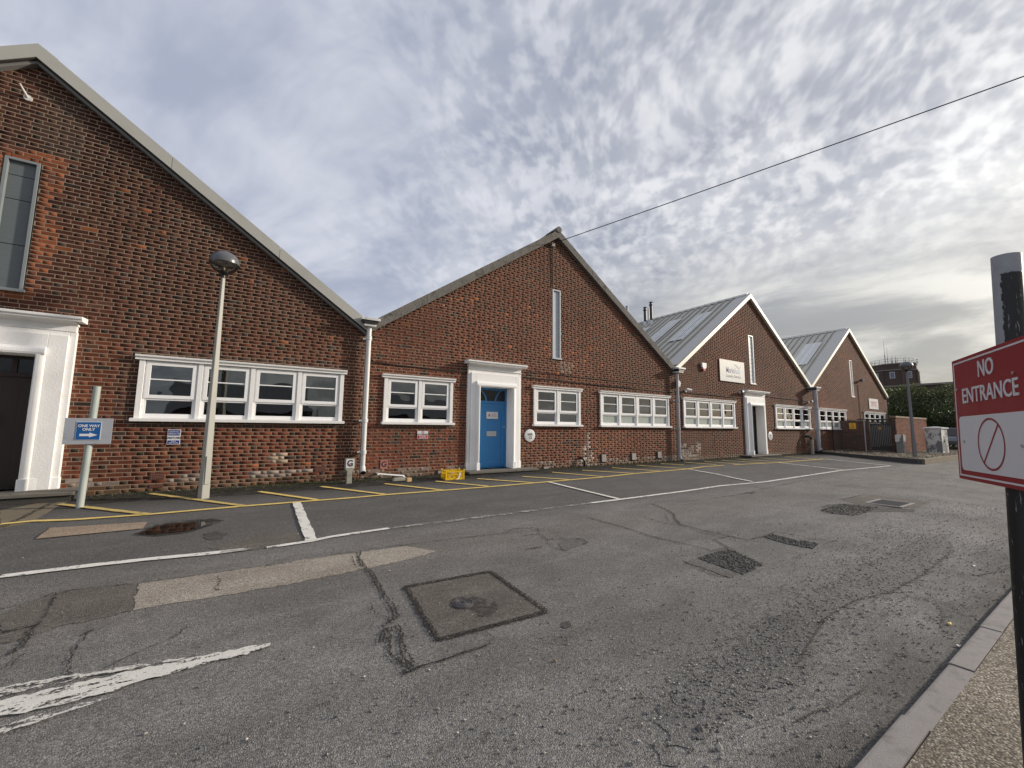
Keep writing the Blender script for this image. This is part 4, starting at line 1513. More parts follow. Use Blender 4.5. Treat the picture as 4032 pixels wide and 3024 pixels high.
# name plate on the blue door
zs, xs = 1.646, 5.92
p = MB()
p.box(xs - .195, xs + .195, .205, .219, zs - .105, zs + .105)
np_ = tag(p.obj('name_plate', M['sign_white'], None, bevel=.003), 'small white name plate with a red brown letter on the blue door', 'sign')
np_.location = (0, 0, 0)


def text(body, size, origin, right, upv, nrm, mat, parent, align='CENTER', bold=0.0, xs=1.0, depth=.002, fit=None):
    cu = bpy.data.curves.new('lettering', 'FONT')
    cu.body = body
    cu.size = size
    cu.align_x = align
    cu.align_y = 'CENTER'
    cu.extrude = depth / 2
    cu.offset = bold
    cu.resolution_u = 3
    tmp = bpy.data.objects.new('tmp', cu)
    COL.objects.link(tmp)
    dg = bpy.context.evaluated_depsgraph_get()
    me = bpy.data.meshes.new_from_object(tmp.evaluated_get(dg))
    bpy.data.objects.remove(tmp)
    bpy.data.curves.remove(cu)
    if fit:
        xx = [v.co.x for v in me.vertices]
        xs = fit / (max(xx) - min(xx))
    a, b_, c = Vector(right).normalized() * xs, Vector(upv).normalized(), Vector(nrm).normalized()
    mt = Matrix((a, b_, c)).transposed().to_4x4()
    mt.translation = Vector(origin) + c * depth / 2
    me.transform(mt)
    me.materials.clear()
    me.materials.append(mat)
    o = bpy.data.objects.new('lettering', me)
    COL.objects.link(o)
    o.parent = parent
    return o


FR, FU, FN = (1, 0, 0), (0, 0, 1), (0, -1, 0)
text('A', .13, (xs - .10, .2045, zs), FR, FU, FN, M['ink_red'], np_, bold=.004)
text('SERVICE', .038, (xs + .065, .2045, zs + .022), FR, FU, FN, M['ink_red'], np_)
text('PROVIDERS', .032, (xs + .065, .2045, zs - .022), FR, FU, FN, M['ink_red'], np_)

# brown door of the nearest unit
p = MB()
p.box(-4.42, -3.32, .235, .28, .15, 2.465)
d1 = p.obj('door', M['brown'], b1)
p = MB()
for (x0, x1, z0, z1) in ((-4.40, -4.32, .15, 2.46), (-3.42, -3.34, .15, 2.46), (-4.32, -3.42, 2.09, 2.16), (-4.32, -3.42, 2.41, 2.46), (-3.73, -3.66, 2.16, 2.41), (-4.28, -4.16, .2, 2.06), (-3.58, -3.46, .2, 2.06)):
    p.box(x0, x1, .205, .236, z0, z1)
p.obj('door_frame', M['brown'], d1, bevel=.004)
p = MB()
p.box(-4.32, -3.42, .226, .2345, 2.16, 2.41)
p.obj('fanlight', M['dark_glass'], d1)
p = MB()
p.cyl((-3.82, .20, 1.22), (-3.82, .20, 1.42), .012)
p.cyl((-3.82, .20, 1.22), (-3.82, .236, 1.22), .012)
p.cyl((-3.82, .20, 1.42), (-3.82, .236, 1.42), .012)
p.obj('door_handle', M['steel'], d1)
# black door of the laundry unit
p = MB()
p.box(20.05, 21.19, .235, .28, .10, 2.465)
d3 = p.obj('door', M['black'], b3)
p = MB()
p.box(20.06, 20.14, .20, .236, .10, 2.46)
p.box(21.10, 21.18, .20, .236, .10, 2.46)
p.box(20.14, 21.10, .201, .236, 2.06, 2.12)
p.obj('door_frame', M['black'], d3)
p = MB()
p.box(20.50, 20.56, .20, .236, 1.0, 1.22)
p.obj('door_handle', M['steel'], d3)

# slot windows
slot(b1, -3.87, .215, 3.60, 5.96, M['slot_frame'], M['slate_panel'], joints=(4.40, 5.22, 5.66), recess=.05)
slot(b2, 8.22, .175, 3.60, 5.94, M['slot_grey'], M['slot_grey'], recess=.04)
slot(b3, 20.63, .225, 3.58, 6.01, M['white'], M['slot_grey'], joints=tuple(3.58 + .2 * i for i in range(1, 12)), recess=.04)
slot(b4, 33.30, .215, 3.55, 5.99, M['white'], M['barge_cream'], recess=.04)

# verges and roofs
barge(b1, U1, 'verge_flashing', M['verge_metal'], .265, .17, -.12, 0, seams=3)
barge(b1, dict(U1, rz=U1['rz'] - .262, rf=(3.60, 3.64)), 'soffit_strip', M['dark_gap'], .03, .16, -.02, 0)
barge(b1, dict(U1, rz=U1['rz'] - .29, rf=(3.57, 3.61)), 'soffit_board', M['soffit'], .06, .11, -.004, 0)
roof(b1, U1, M['roof'], True)
barge(b2, U2, 'verge_capping', M['verge_stone'], .27, .13, -.004, 0, seams=4)
roof(b2, U2, M['roof_old'], False)
for u, rt_ in ((U3, b3), (U4, b4)):
    barge(rt_, u, 'bargeboard', M['barge_cream'], .20, .14, -.02, 0)
    barge(rt_, dict(u, rz=u['rz'] - .202, rf=(u['rf'][0] - .202, u['rf'][1] - .202)), 'verge_fillet', M['fillet'], .07, .05, -.004, 0)
roof(b3, U3, M['roof'], True, sky=((16.75, 19.35, 1.12, 1.95), (17.05, 19.40, 2.90, 3.70), (16.9, 19.3, 4.9, 5.6)))
roof(b4, U4, M['roof'], True, sky=((29.1, 31.7, .9, 1.9), (29.1, 31.7, 3.0, 3.8)))
# flat verge flashing along the metal roofs
for u, rt_ in ((U3, b3), (U4, b4)):
    p = MB()
    for i in range(1):
        nrm = Vector((-(u['rz'] - u['rf'][0]), 0, u['xa'] - u['xl'])).normalized()
        q = []
        for (x, z) in ((u['xl'] + .1, u['rf'][0] + .07), (u['xa'], u['rz'])):
            for y in (-.145, .50):
                q.append(Vector((x, y, z + .012)) + nrm * .03)
        p.quad(q[0], q[1], q[3], q[2])
    p.obj('verge_flashing', M['flash'], rt_, fix=False)
# round ridge end on the second unit
p = MB()
p.cyl((8.22, -.16, 8.02), (8.22, .5, 8.02), .105, seg=18)
p.obj('ridge_end', M['verge_stone'], b2, smooth=True)

# gutter ends and downpipes at the valleys
hopper(b1, 2.16, M['pipe_white'], .225, z=3.72)
downpipe(b1, 2.165, -.15, .058, 3.74, .30, M['pipe_white'], (.62, 1.38, 3.42), shoe=True)
hopper(b2, 14.40, M['pipe_white'], .235, z=3.56, y0=-.40)
downpipe(b2, 14.38, -.16, .058, 3.60, .18, M['pipe_grey'], (1.25, 2.4), shoe=True)
hopper(b3, 26.75, M['pipe_grey'], .30, z=3.52, y0=-.52)
downpipe(b3, 26.62, -.36, .105, 3.56, .28, M['pipe_grey'], (1.3, 2.45), shoe=True)

# flues on the laundry roof
for i, (x, y, zb, zt) in enumerate(((19.98, 5.9, 7.6, 8.86), (20.0, 5.46, 7.6, 9.08))):
    p = MB()
    p.cyl((x, y, zb + .30), (x, y, zt - .22), .085)
    p.cyl((x, y, zt - .22), (x, y, zt - .17), .12, .12)
    p.cyl((x, y, zt - .17), (x, y, zt - .05), .075)
    p.cyl((x, y, zt - .05), (x, y, zt), .12, .09)
    f = tag(p.obj('flue', M['black'], None, smooth=True), ('shorter' if i == 0 else 'taller') + ' black flue on the grey metal roof', 'flue', 'flues on the laundry roof')
    p = MB()
    p.cyl((x, y, zb - .3), (x, y, zb + .32), .17, .10)
    p.obj('flue_collar', M['sign_white'], f, smooth=True)
vx, vy = 21.859, 9.0
p = MB()
vz = 9.674
p.cyl((vx, vy, vz - 1.6), (vx, vy, vz + .30), .08)
p.cyl((vx, vy, vz + .30), (vx, vy, vz + .36), .11)
tag(p.obj('vent_pipe', M['pipe_grey'], None, smooth=True), 'thin grey vent pipe just above the mossy roof edge', 'vent pipe')
p = MB()
p.cyl((20.0, 5.66, 7.5), (20.0, 5.66, 8.75), .05)
tag(p.obj('vent_pipe', M['pipe_white'], None, smooth=True), 'thin white pipe standing between the two black flues', 'vent pipe')

# air bricks
vent_brick(b1, *sorted((-1.71, -1.499)), 0.224, 0.354, 7, 4)
vent_brick(b1, *sorted((-1.704, -1.499)), 0.07, 0.133, 8, 2)
vent_brick(b1, *sorted((1.15, 1.359)), 0.226, 0.347, 7, 4)
vent_brick(b1, *sorted((1.156, 1.375)), 0.07, 0.122, 8, 2)
for xa_, xb_ in ((2163, 2182), (2200, 2220)):
    pass
vent_brick(b2, 7.918, 8.118, 2.851, 3.036, 4, 4)
vent_brick(b2, 8.321, 8.528, 2.855, 3.042, 4, 4)
vent_brick(b2, 6.846, 6.922, 2.324, 2.547, 3, 5)
vent_brick(b3, 17.479, 17.739, 0.058, 0.271, 4, 4)
for (xa_, za_, w_, h_) in ((10.298, 0.248, .21, .25), (11.835, 0.254, .22, .24), (13.301, 0.279, .22, .24)):
    p = MB()
    p.box(xa_ - w_ / 2, xa_ + w_ / 2, -.05, -.005, za_ - h_ / 2, za_ + h_ / 2)
    g_ = p.obj('vent_cover', M['grey_box'], b2, bevel=.008)
    p = MB()
    p.box(xa_ - w_ / 2 - .03, xa_ + w_ / 2 + .03, -.018, -.004, za_ - h_ / 2 - .025, za_ + h_ / 2 + .02)
    p.obj('vent_surround', M['dark_gap'], g_)
for (xa_, za_) in ((7.79, 0.034), (4.253, 0.076)):
    p = MB()
    p.box(xa_ - .13, xa_ + .13, -.03, -.004, za_ - .05, za_ + .05)
    g_ = p.obj('vent_surround', M['dark_gap'], b2)
    p = MB()
    p.box(xa_ - .11, xa_ + .11, -.036, -.03, za_ - .035, za_ + .035)
    p.obj('vent_cover', M['grey_box'], g_)

# ------------------------------------------------------------------ cables on the wall
def wire(name, pts, r, label=None, parent=None, mat=None):
    p = MB()
    p.tube(pts, r, 6)
    o = p.obj(name, mat or M['cable'], parent, smooth=True)
    return o


def sag(pts, amp):
    out_ = []
    for a, b_ in zip(pts[:-1], pts[1:]):
        for i in range(6):
            f = i / 6
            out_.append((a[0] + (b_[0] - a[0]) * f, a[1], a[2] + (b_[2] - a[2]) * f - amp * 4 * f * (1 - f)))
    out_.append(pts[-1])
    return out_


zc1, zc2 = 2.80, 2.86
wire('wall_cable', sag([(2.24, -.03, 3.0), (2.36, -.03, 2.90), (3.4, -.025, 2.87), (4.95, -.025, 2.84)], .01), .014, parent=b2)
wire('wall_cable', sag([(4.95, -.10, 2.965), (5.9, -.10, 2.955), (6.78, -.10, 2.955)], .008), .008, parent=b2, mat=M['stucco'])
wire('wall_cable', sag([(6.80, -.025, 2.86), (8.1, -.025, 2.86), (9.4, -.025, 2.83), (11.5, -.025, 2.81), (14.3, -.025, 2.78)], .012), .014, parent=b2)
wire('wall_cable', sag([(7.05, -.025, 2.90), (7.10, -.025, 3.06), (10.2, -.025, 3.03), (14.3, -.025, 3.02)], .01), .008, parent=b2)
wire('wall_cable', [(8.02, -.03, 7.45), (8.02, -.025, 6.9), (8.04, -.025, 6.2), (8.03, -.025, 5.98)], .012, parent=b2)
wire('wall_cable', sag([(14.5, -.03, 2.85), (17, -.03, 2.82), (19.6, -.03, 2.80)], .01), .012, parent=b3)
wire('wall_cable', sag([(21.6, -.03, 3.02), (24, -.03, 2.98), (26.4, -.03, 2.95)], .01), .012, parent=b3)
wire('wall_cable', [(34.2, -.03, 4.4), (34.22, -.03, 3.2), (34.25, -.03, 1.9)], .016, parent=b4)
p = MB()
p.box(7.97, 8.09, -.09, -.004, 7.40, 7.52)
p.obj('cable_bracket', M['grey_box'], b2)

# overhead line from the second gable to a pole across the road
ca, cb = Vector((8.0, -.09, 7.49)), Vector((23.6, -28.5, 11.93))
pts = []
for i in range(41):
    f = i / 40
    q = ca.lerp(cb, f)
    q.z -= 0.55 * 4 * f * (1 - f) * 0.35
    pts.append(tuple(q))
p = MB()
p.tube(pts, .013, 6)
tag(p.obj('overhead_cable', M['cable'], None, smooth=True), 'thin black cable from the blue-door gable across the sky', 'cable')
p = MB()
p.cyl((23.6, -28.6, -1), (23.6, -28.6, 12.2), .16, .11)
tag(p.obj('utility_pole', M['brown'], None, smooth=True), 'tall wooden pole holding the overhead cable', 'pole')

# ------------------------------------------------------------------ signs and small things on the walls
def plate(name, x0, x1, z0, z1, mat, label, cat, y=-.012, th=.006):
    p = MB()
    p.box(x0, x1, y - th, y, z0, z1)
    return tag(p.obj(name, mat, None, bevel=.002), label, cat)


rs = plate('parking_sign', -1.512, -1.309, 0.892, 1.186, M['sign_white'], 'blue and white reserved parking sign under the nearest window band', 'sign')
x0_, x1_ = -1.512, -1.309
z0_, z1_ = 0.892, 1.186
xm_ = (x0_ + x1_) / 2
hh_ = z1_ - z0_
for (a, b_) in ((.60, .96), (.04, .27)):
    p = MB()
    p.box(x0_ + .012, x1_ - .012, -.0205, -.0182, z0_ + hh_ * a, z0_ + hh_ * b_)
    p.obj('blue_band', M['sign_blue2'], rs)
text('RESERVED', .034, (xm_, -.021, z0_ + hh_ * .84), FR, FU, FN, M['sign_white'], rs, bold=.0003)
text('PARKING FOR', .030, (xm_, -.021, z0_ + hh_ * .70), FR, FU, FN, M['sign_white'], rs, bold=.0008)
text('VISITORS', .056, (xm_, -.0185, z0_ + hh_ * .43), FR, FU, FN, M['ink'], rs, bold=.001)
text('PLEASE', .024, (xm_, -.021, z0_ + hh_ * .205), FR, FU, FN, M['sign_white'], rs, bold=.0006)
text('KEEP CLEAR', .026, (xm_, -.021, z0_ + hh_ * .105), FR, FU, FN, M['sign_white'], rs, bold=.0006)

x0_, x1_ = 3.537, 3.835
z0_, z1_ = 0.963, 1.177
xm_, hh_ = (x0_ + x1_) / 2, z1_ - z0_
ns = plate('parking_sign', x0_, x1_, z0_, z1_, M['sign_white'], 'small red and white no parking sign left of the blue door', 'sign')
p = MB()
p.box(x0_ + .012, x1_ - .012, -.0205, -.0182, z0_ + .012, z0_ + hh_ * .44)
p.obj('red_band', M['sign_red2'], ns)


def ring(parent, c, r0, r1, right, upv, nrm, mat, bar=True, seg=36, depth=.0012, ax=1.0):
    a, b_, n_ = Vector(right), Vector(upv), Vector(nrm)
    mb = MB()
    C = Vector(c)
    for i in range(seg):
        t0, t1 = 2 * math.pi * i / seg, 2 * math.pi * (i + 1) / seg
        q = []
        for (r, t_) in ((r0, t0), (r1, t0), (r1, t1), (r0, t1)):
            q.append(C + a * (r * ax * math.cos(t_)) + b_ * (r * math.sin(t_)) + n_ * depth)
        mb.quad(*q)
    if bar:
        w_ = (r1 - r0) / 2
        d_ = (a * ax + b_).normalized() if bar == 1 else (a * ax - b_).normalized()
        e_ = n_.cross(d_)
        rr = (r0 + r1) / 2
        mb.quad(*[C + n_ * depth * .9 + d_ * (rr * s) * (1 if ax == 1 else 1.0) + e_ * (w_ * t_) for s, t_ in ((-1, -1), (1, -1), (1, 1), (-1, 1))])
    return mb.obj('prohibition_ring', mat, parent, fix=False)


ring(ns, (xm_, -.018, z0_ + hh_ * .82), .028, .038, FR, FU, FN, M['sign_red2'], bar=2)
text('NO PARKING', .052, (xm_, -.0182, z0_ + hh_ * .56), FR, FU, FN, M['ink'], ns, bold=.001)
text('AUTHORISED', .030, (xm_, -.021, z0_ + hh_ * .33), FR, FU, FN, M['sign_white'], ns, bold=.0008)
text('VEHICLES ONLY', .028, (xm_, -.021, z0_ + hh_ * .16), FR, FU, FN, M['sign_white'], ns, bold=.0008)


def roundel(x, z, r, label, l1, l2):
    p = MB()
    p.lathe((0, 0, 0), [(.001, .026), (r - .015, .026), (r - .004, .022), (r, .014), (r, 0)], 40)
    o = tag(p.obj('unit_sign', M['sign_white'], None, smooth=True), label, 'sign')
    o.rotation_euler = (R(90), 0, 0)
    o.location = (x, -.006, z)
    for body, dz_ in ((l1, .045), (l2, -.065)):
        t_ = text(body, .125, (0, dz_, .0262), (1, 0, 0), (0, 1, 0), (0, 0, 1), M['ink'], o, bold=.003)
    return o


roundel(7.145, 1.044, .197, 'round white unit 13 sign beside the blue door', 'unit', '13')
xr_, zr_ = 22.022, 0.986
roundel(xr_, zr_, .215, 'round white unit sign beside the laundry doorway', 'unit', '12')

# laundry sign
x0_, x1_ = 17.708, 19.811
zt_, zb_ = 4.534, 3.521
ls = plate('laundry_sign', x0_, x1_, zb_, zt_, M['sign_cream'], 'cream sign with blue Mariolan lettering on the third gable', 'sign', y=-.03, th=.02)
w_, h_ = x1_ - x0_, zt_ - zb_
text('Mario', .40, (x0_ + w_ * .235, -.051, zb_ + h_ * .53), FR, FU, FN, M['ink_navy'], ls, align='LEFT', bold=.004, fit=w_ * .33)
text('lan', .40, (x0_ + w_ * .585, -.051, zb_ + h_ * .53), FR, FU, FN, M['ink_light'], ls, align='LEFT', bold=.004, fit=w_ * .21)
text('Laundry Service', .20, (x0_ + w_ * .53, -.051, zb_ + h_ * .26), FR, FU, FN, M['ink_grey'], ls, bold=.002, fit=w_ * .60)
for k_ in (0, 1):
    mb = MB()
    pts = [(.58 + .01 * k_, .84 - .06 * k_), (.64, .82 - .05 * k_), (.70 + .005 * k_, .76 - .06 * k_), (.76, .70 - .05 * k_), (.82, .71 - .04 * k_), (.85, .77 - .03 * k_), (.86, .88 - .05 * k_)]
    if k_:
        pts = pts[:4] + [(.79, .645)]
    for (a, b_), (c_, d_) in zip(pts[:-1], pts[1:]):
        X0, Z0_, X1, Z1 = x0_ + w_ * a, zb_ + h_ * b_, x0_ + w_ * c_, zb_ + h_ * d_
        mb.quad((X0, -.0515, Z0_ - .016), (X1, -.0515, Z1 - .016), (X1, -.0515, Z1 + .016), (X0, -.0515, Z0_ + .016))
    mb.obj('swoosh', M['ink_grey'], ls, fix=False)

# sign on the farthest unit
x0_, x1_ = 36.009, 37.782
zt_, zb_ = 3.553, 2.824
fs = plate('unit_board', x0_, x1_, zb_, zt_, M['sign_white'], 'white board with red lettering high on the farthest unit', 'sign', y=-.02, th=.015)
text('CERTEC', .36, ((x0_ + x1_) / 2, -.0355, (zb_ + zt_) / 2), FR, FU, FN, M['ink_red'], fs, bold=.012, xs=.85)
p = MB()
p.box(x0_ + .15, x1_ - .15, -.0362, -.0352, (zb_ + zt_) / 2 + .16, (zb_ + zt_) / 2 + .18)
p.box(x0_ + .15, x1_ - .15, -.0362, -.0352, (zb_ + zt_) / 2 - .20, (zb_ + zt_) / 2 - .18)
p.obj('rule', M['sign_red2'], fs)

# alarm box, cameras, wall lamps
ax_, az_ = 16.439, 4.056
p = MB()
p.prism([(ax_ - .17, az_ + .15), (ax_ + .17, az_ + .15), (ax_ + .16, az_ - .02), (ax_ + .09, az_ - .12), (ax_ - .09, az_ - .12), (ax_ - .16, az_ - .02)], -.10, -.01)
al = tag(p.obj('alarm_box', M['sign_white'], None, bevel=.015), 'white alarm box with red base left of the laundry sign', 'alarm')
p = MB()
p.prism([(ax_ - .09, az_ - .122), (ax_ + .09, az_ - .122), (ax_ + .05, az_ - .20), (ax_ - .05, az_ - .20)], -.09, -.01)
p.obj('strobe', M['plastic_red'], al)


def camera_thing(px, pz, label, d=-1):
    o = thing('security_camera', label, 'camera', (px, 0, pz), 'small white security cameras')
    p = MB()
    p.cyl((0, -.005, 0), (0, -.05, 0), .055, seg=16)
    p.cyl((0, -.05, 0), (.02, -.14, .03), .022, seg=10)
    p.obj('mount', M['sign_white'], o, smooth=True)
    p = MB()
    p.cyl((-.12 * d, -.15, .05), (.14 * d, -.20, .02), .055, seg=16)
    bd = p.obj('body', M['sign_white'], o, smooth=True)
    p = MB()
    p.cyl((.14 * d, -.2002, .0199), (.146 * d, -.2012, .0191), .046, seg=16)
    p.obj('lens', M['black'], bd)
    return o


camera_thing(15.112, 2.896, 'white bullet camera right of the grey downpipe on the laundry unit', 1)
camera_thing(19.324, 3.051, 'white bullet camera just left of the laundry door cornice', -1)
camera_thing(26.608, 2.891, 'white bullet camera near the thick grey downpipe', -1)
fx_, fz_ = 14.538, 3.141
p = MB()
p.prism([(fx_ - .07, fz_ - .16), (fx_ + .10, fz_ - .10), (fx_ + .16, fz_ + .05), (fx_ + .02, fz_ + .17), (fx_ - .07, fz_ + .12)], -.12, -.02)
tag(p.obj('flood_light', M['sign_cream'], None, bevel=.01), 'pale flood light tucked behind the grey downpipe', 'flood light')
# twin spot lamp on the far gable
o = thing('spot_lamp', 'small twin spot lamp beside the slot window of the farthest unit', 'lamp', (34.478, 0, 4.662))
p = MB()
p.cyl((0, 0, 0), (0, -.14, 0), .03)
p.cyl((-.22, -.14, .02), (.22, -.14, .02), .02)
p.obj('arm', M['brown'], o)
p = MB()
p.cyl((.22, -.14, .02), (.30, -.26, .12), .05, .10)
p.obj('spot_head', M['sign_white'], o, smooth=True)
p = MB()
p.cyl((-.22, -.14, .02), (-.34, -.24, .0), .05, .09)
p.obj('spot_head', M['brown'], o, smooth=True)
# old bracket high on the nearest gable
bx_, bz_ = -3.919, 7.119
o = thing('wall_bracket', 'white cable bracket high on the nearest gable', 'bracket', (bx_, 0, bz_))
p = MB()
p.cyl((0, .0, 0), (0, -.03, 0), .055, seg=14)
p.obj('base', M['pipe_white'], o, smooth=True)
p = MB()
p.cyl((0, -.03, 0), (-.05, -.20, .12), .022, .012, seg=10)
p.obj('arm', M['pipe_white'], o, smooth=True)

# hydrant-style marker post and plaque
gp = (1.813, -0.47)
gy = gp[1]
gx = gp[0]
o = thing('marker_post', 'short concrete marker post with white G plate beside the white downpipe', 'marker post', (gx, gy, gz(gy)))
o.scale = (.82, .82, .90)
p = MB()
p.prism([(-.07, -.05), (.07, -.05), (.065, .30), (.13, .37), (.13, .62), (-.13, .62), (-.13, .37), (-.065, .30)], -.05, .05)
p.obj('post', M['stone'], o, bevel=.008)
p = MB()
p.box(-.105, .105, -.062, -.051, .385, .605)
pl_ = p.obj('plate', M['sign_white'], o)
text('G', .22, (0, -.063, .495), FR, FU, FN, M['ink'], pl_, bold=.006)
p = MB()
p.box(-.025, .04, -.0645, -.063, .47, .495)
p.obj('tag', M['sign_red2'], pl_)
x0_, x1_ = 2.619, 2.798
z0_, z1_ = 0.232, 0.442
o = plate('gas_plaque', x0_, x1_, z0_, z1_, M['pink'], 'faded pink plaque with black G low on the wall', 'plaque')
text('G', .19, ((x0_ + x1_) / 2, -.0185, (z0_ + z1_) / 2), FR, FU, FN, M['ink'], o, bold=.006)

# waste pipe, wood block, stone
x0_, x1_ = 2.554, 3.196
za_, zb2_ = 0.122, 0.038
p = MB()
p.cyl((x0_, -.11, za_), (x1_, -.11, zb2_), .021, seg=12)
p.cyl((x0_, .0, za_), (x0_, -.13, za_), .026, seg=12)
p.cyl((x1_ - .03, -.11, zb2_), (x1_ + .02, -.13, zb2_ - .05), .026, seg=12)
tag(p.obj('waste_pipe', M['upvc'], None, smooth=True), 'short white plastic waste pipe along the foot of the wall', 'pipe')
wb = (3.106, -0.757)
p = MB()
p.box(-.06, .06, -.05, .05, 0, .09)
o = tag(p.obj('wood_block', M['wood'], None, bevel=.004), 'sawn wooden block on the ground below the white waste pipe', 'block')
o.location = (wb[0], wb[1], gz(wb[1]))
o.rotation_euler = (0, 0, R(14))
sb = (2.999, -0.584)
p = MB()
p.prism([(-.16, 0), (.14, 0), (.16, .05), (.02, .075), (-.13, .06)], -.08, .08)
o = tag(p.obj('stone_slab', M['stone'], None, bevel=.01), 'flat broken slab beside the wooden block', 'slab')
o.location = (sb[0] - .05, sb[1] + .05, gz(sb[1]))

# yellow crate
cc = (4.235, -0.944)
crx = thing('plastic_crate', 'yellow plastic crate of litter left of the blue door step', 'crate', (cc[0], cc[1] + .16, gz(cc[1]) + .002))
crx.rotation_euler = (0, 0, R(-4))
LX, LY, HZ = .235, .17, .25
p = MB()
for s in (-1, 1):
    p.box(-LX, LX, s * LY - .008, s * LY + .008, .19, .215)
    p.box(-LX, LX, s * LY - .008, s * LY + .008, .0, .055)
    p.box(-LX, LX, s * LY - .007, s * LY + .007, .115, .135)
    p.box(s * LX - .008, s * LX + .008, -LY, LY, .191, .216)
    p.box(s * LX - .008, s * LX + .008, -LY, LY, .001, .056)
    p.box(s * LX - .007, s * LX + .007, -LY, LY, .116, .136)
    for i in range(9):
        x = -LX + .02 + i * (2 * LX - .04) / 8
        p.box(x - .007, x + .007, s * LY - .006, s * LY + .006, .05, .195)
    for i in range(6):
        y = -LY + .02 + i * (2 * LY - .04) / 5
        p.box(s * LX - .006, s * LX + .006, y - .007, y + .007, .05, .195)
    for t_ in (-1, 1):
        p.box(s * LX - .014, s * LX + .014, t_ * LY - .014, t_ * LY + .014, 0, .255)
p.obj('sides', M['crate'], crx)
p = MB()
p.box(-LX + .005, LX - .005, -LY + .005, LY - .005, .006, .014)
p.obj('base', M['crate'], crx)
for i in range(14):
    p = MB()
    a = rng.uniform(0, 6.3)
    cx_, cy_, cz_ = rng.uniform(-.17, .17), rng.uniform(-.11, .11), .06 + .008 * i
    q = [(cx_ + math.cos(a + t_) * rng.uniform(.03, .06), cy_ + math.sin(a + t_) * rng.uniform(.03, .06), cz_ + rng.uniform(-.03, .04)) for t_ in (0, 1.5, 3.1, 4.6)]
    p.quadbox([(x, y, z - .004) for x, y, z in q] + [(x, y, z + .004) for x, y, z in q])
    o = p.obj('litter', M['litter'] if i % 3 else M['litter_col'], None)
    tag(o, 'crumpled wrappers lying inside the yellow plastic crate', 'litter', 'litter in the yellow crate')
    o.matrix_world = Matrix.Translation(crx.location)
p = MB()
ribb = [(.13, -LY - .012, .17), (.10, -LY - .03, .08), (.05, -LY - .05, .02), (-.03, -LY - .10, .012)]
for (a, b_) in zip(ribb[:-1], ribb[1:]):
    p.quad((a[0] - .02, a[1], a[2]), (a[0] + .02, a[1], a[2]), (b_[0] + .02, b_[1], b_[2]), (b_[0] - .02, b_[1], b_[2]))
o = tag(p.obj('plastic_strip', M['litter'], None, fix=False), 'pale plastic strip hanging down the front of the yellow crate', 'litter')
o.location = crx.location

# overflow pipe by the lime stain and standpipe near the far corner
ox, oz = 9.21, .06
p = MB()
p.tube([(ox, -.02, .30), (ox + .04, -.10, .29), (ox + .09, -.13, .20), (ox + .10, -.13, .02)], .04, 10)
tag(p.obj('overflow_pipe', M['blackplastic'], None, smooth=True), 'black bent pipe at the foot of the wall by the white lime stain', 'pipe')
yx, yy_ = 25.9, -.32
p = MB()
p.cyl((yx, yy_, -.1), (yx, yy_, .78), .085)
o = tag(p.obj('stand_pipe', M['stone'], None, smooth=True), 'concrete stub post with black elbow near the thick grey downpipe', 'post')
p = MB()
p.tube([(yx, yy_, .74), (yx, yy_ + .02, .90), (yx - .10, yy_ + .12, .97), (yx - .2, yy_ + .2, .95)], .07, 10)
p.obj('elbow', M['blackplastic'], o, smooth=True)
# bottle seen through the first window pane
bx2 = -1.857
p = MB()
p.lathe((bx2, .22, 1.405), [(.001, 0), (.045, 0), (.045, .12), (.03, .15), (.018, .16), (.018, .19), (.001, .19)], 16)
tag(p.obj('soap_bottle', M['sign_white'], None, smooth=True), 'white pump bottle on the sill inside the first window', 'bottle')

# ------------------------------------------------------------------ lamp posts
def lamp_post(loc, label, h, mat, rot, a=.068, b_=.028):
    o = thing('street_lamp', label, 'street lamp', loc, 'globe lamps on tapered posts')
    o.rotation_euler = (0, 0, rot)
    p = MB()
    p.quadbox([(-a, -a, -.1), (a, -a, -.1), (a, a, -.1), (-a, a, -.1), (-b_, -b_, h), (b_, -b_, h), (b_, b_, h), (-b_, b_, h)])
    p.obj('column', mat, o, bevel=.012)
    p = MB()
    p.cyl((0, 0, h), (0, 0, h + .05), .036)
    p.cyl((0, 0, h + .05), (0, 0, h + .10), .045, .10)
    p.cyl((0, 0, h + .10), (0, 0, h + .125), .10, .095)
    p.obj('collar', M['black'], o, smooth=True)
    zc = h + .30
    r = .238
    prof = []
    for i in range(19):
        an = -math.pi / 2 + math.pi * i / 18 * .5
        prof.append((max(.001, r * math.cos(an)), .9 * r * math.sin(an)))
    g = MB()
    g.lathe((0, 0, zc), [q for q in prof if q[0] > .09], 36)
    g.obj('globe', M['globe'], o, smooth=True)
    prof = []
    for i in range(15):
        an = math.pi / 2 * i / 14
        prof.append((max(.001, (r + .006) * math.cos(an)), .88 * (r + .006) * math.sin(an)))
    g = MB()
    g.lathe((0, 0, zc + .004), [(r + .004, -.03)] + prof, 36)
    g.obj('dome', M['dome'], o, smooth=True)
    g = MB()
    g.lathe((0, 0, zc + .004), [((r - .008) * math.cos(math.pi / 2 * i / 10) + .001, .84 * (r - .008) * math.sin(math.pi / 2 * i / 10)) for i in range(11)], 36)
    g.obj('reflector', M['sign_white'], o, smooth=True)
    g = MB()
    g.cyl((0, 0, h + .1), (0, 0, zc), .016, seg=10)
    g.cyl((-.075, 0, zc - .02), (-.075, 0, zc + .02), .055, .06, seg=14)
    g.cyl((.075, 0, zc - .02), (.075, 0, zc + .02), .055, .06, seg=14)
    g.obj('lamp_holder', M['grey_box'], o, smooth=True)
    p = MB()
    p.box(-a * .62, a * .62, -a - .012, -a * .8, .25, .75)
    p.obj('hatch', mat, o, bevel=.004)
    return o


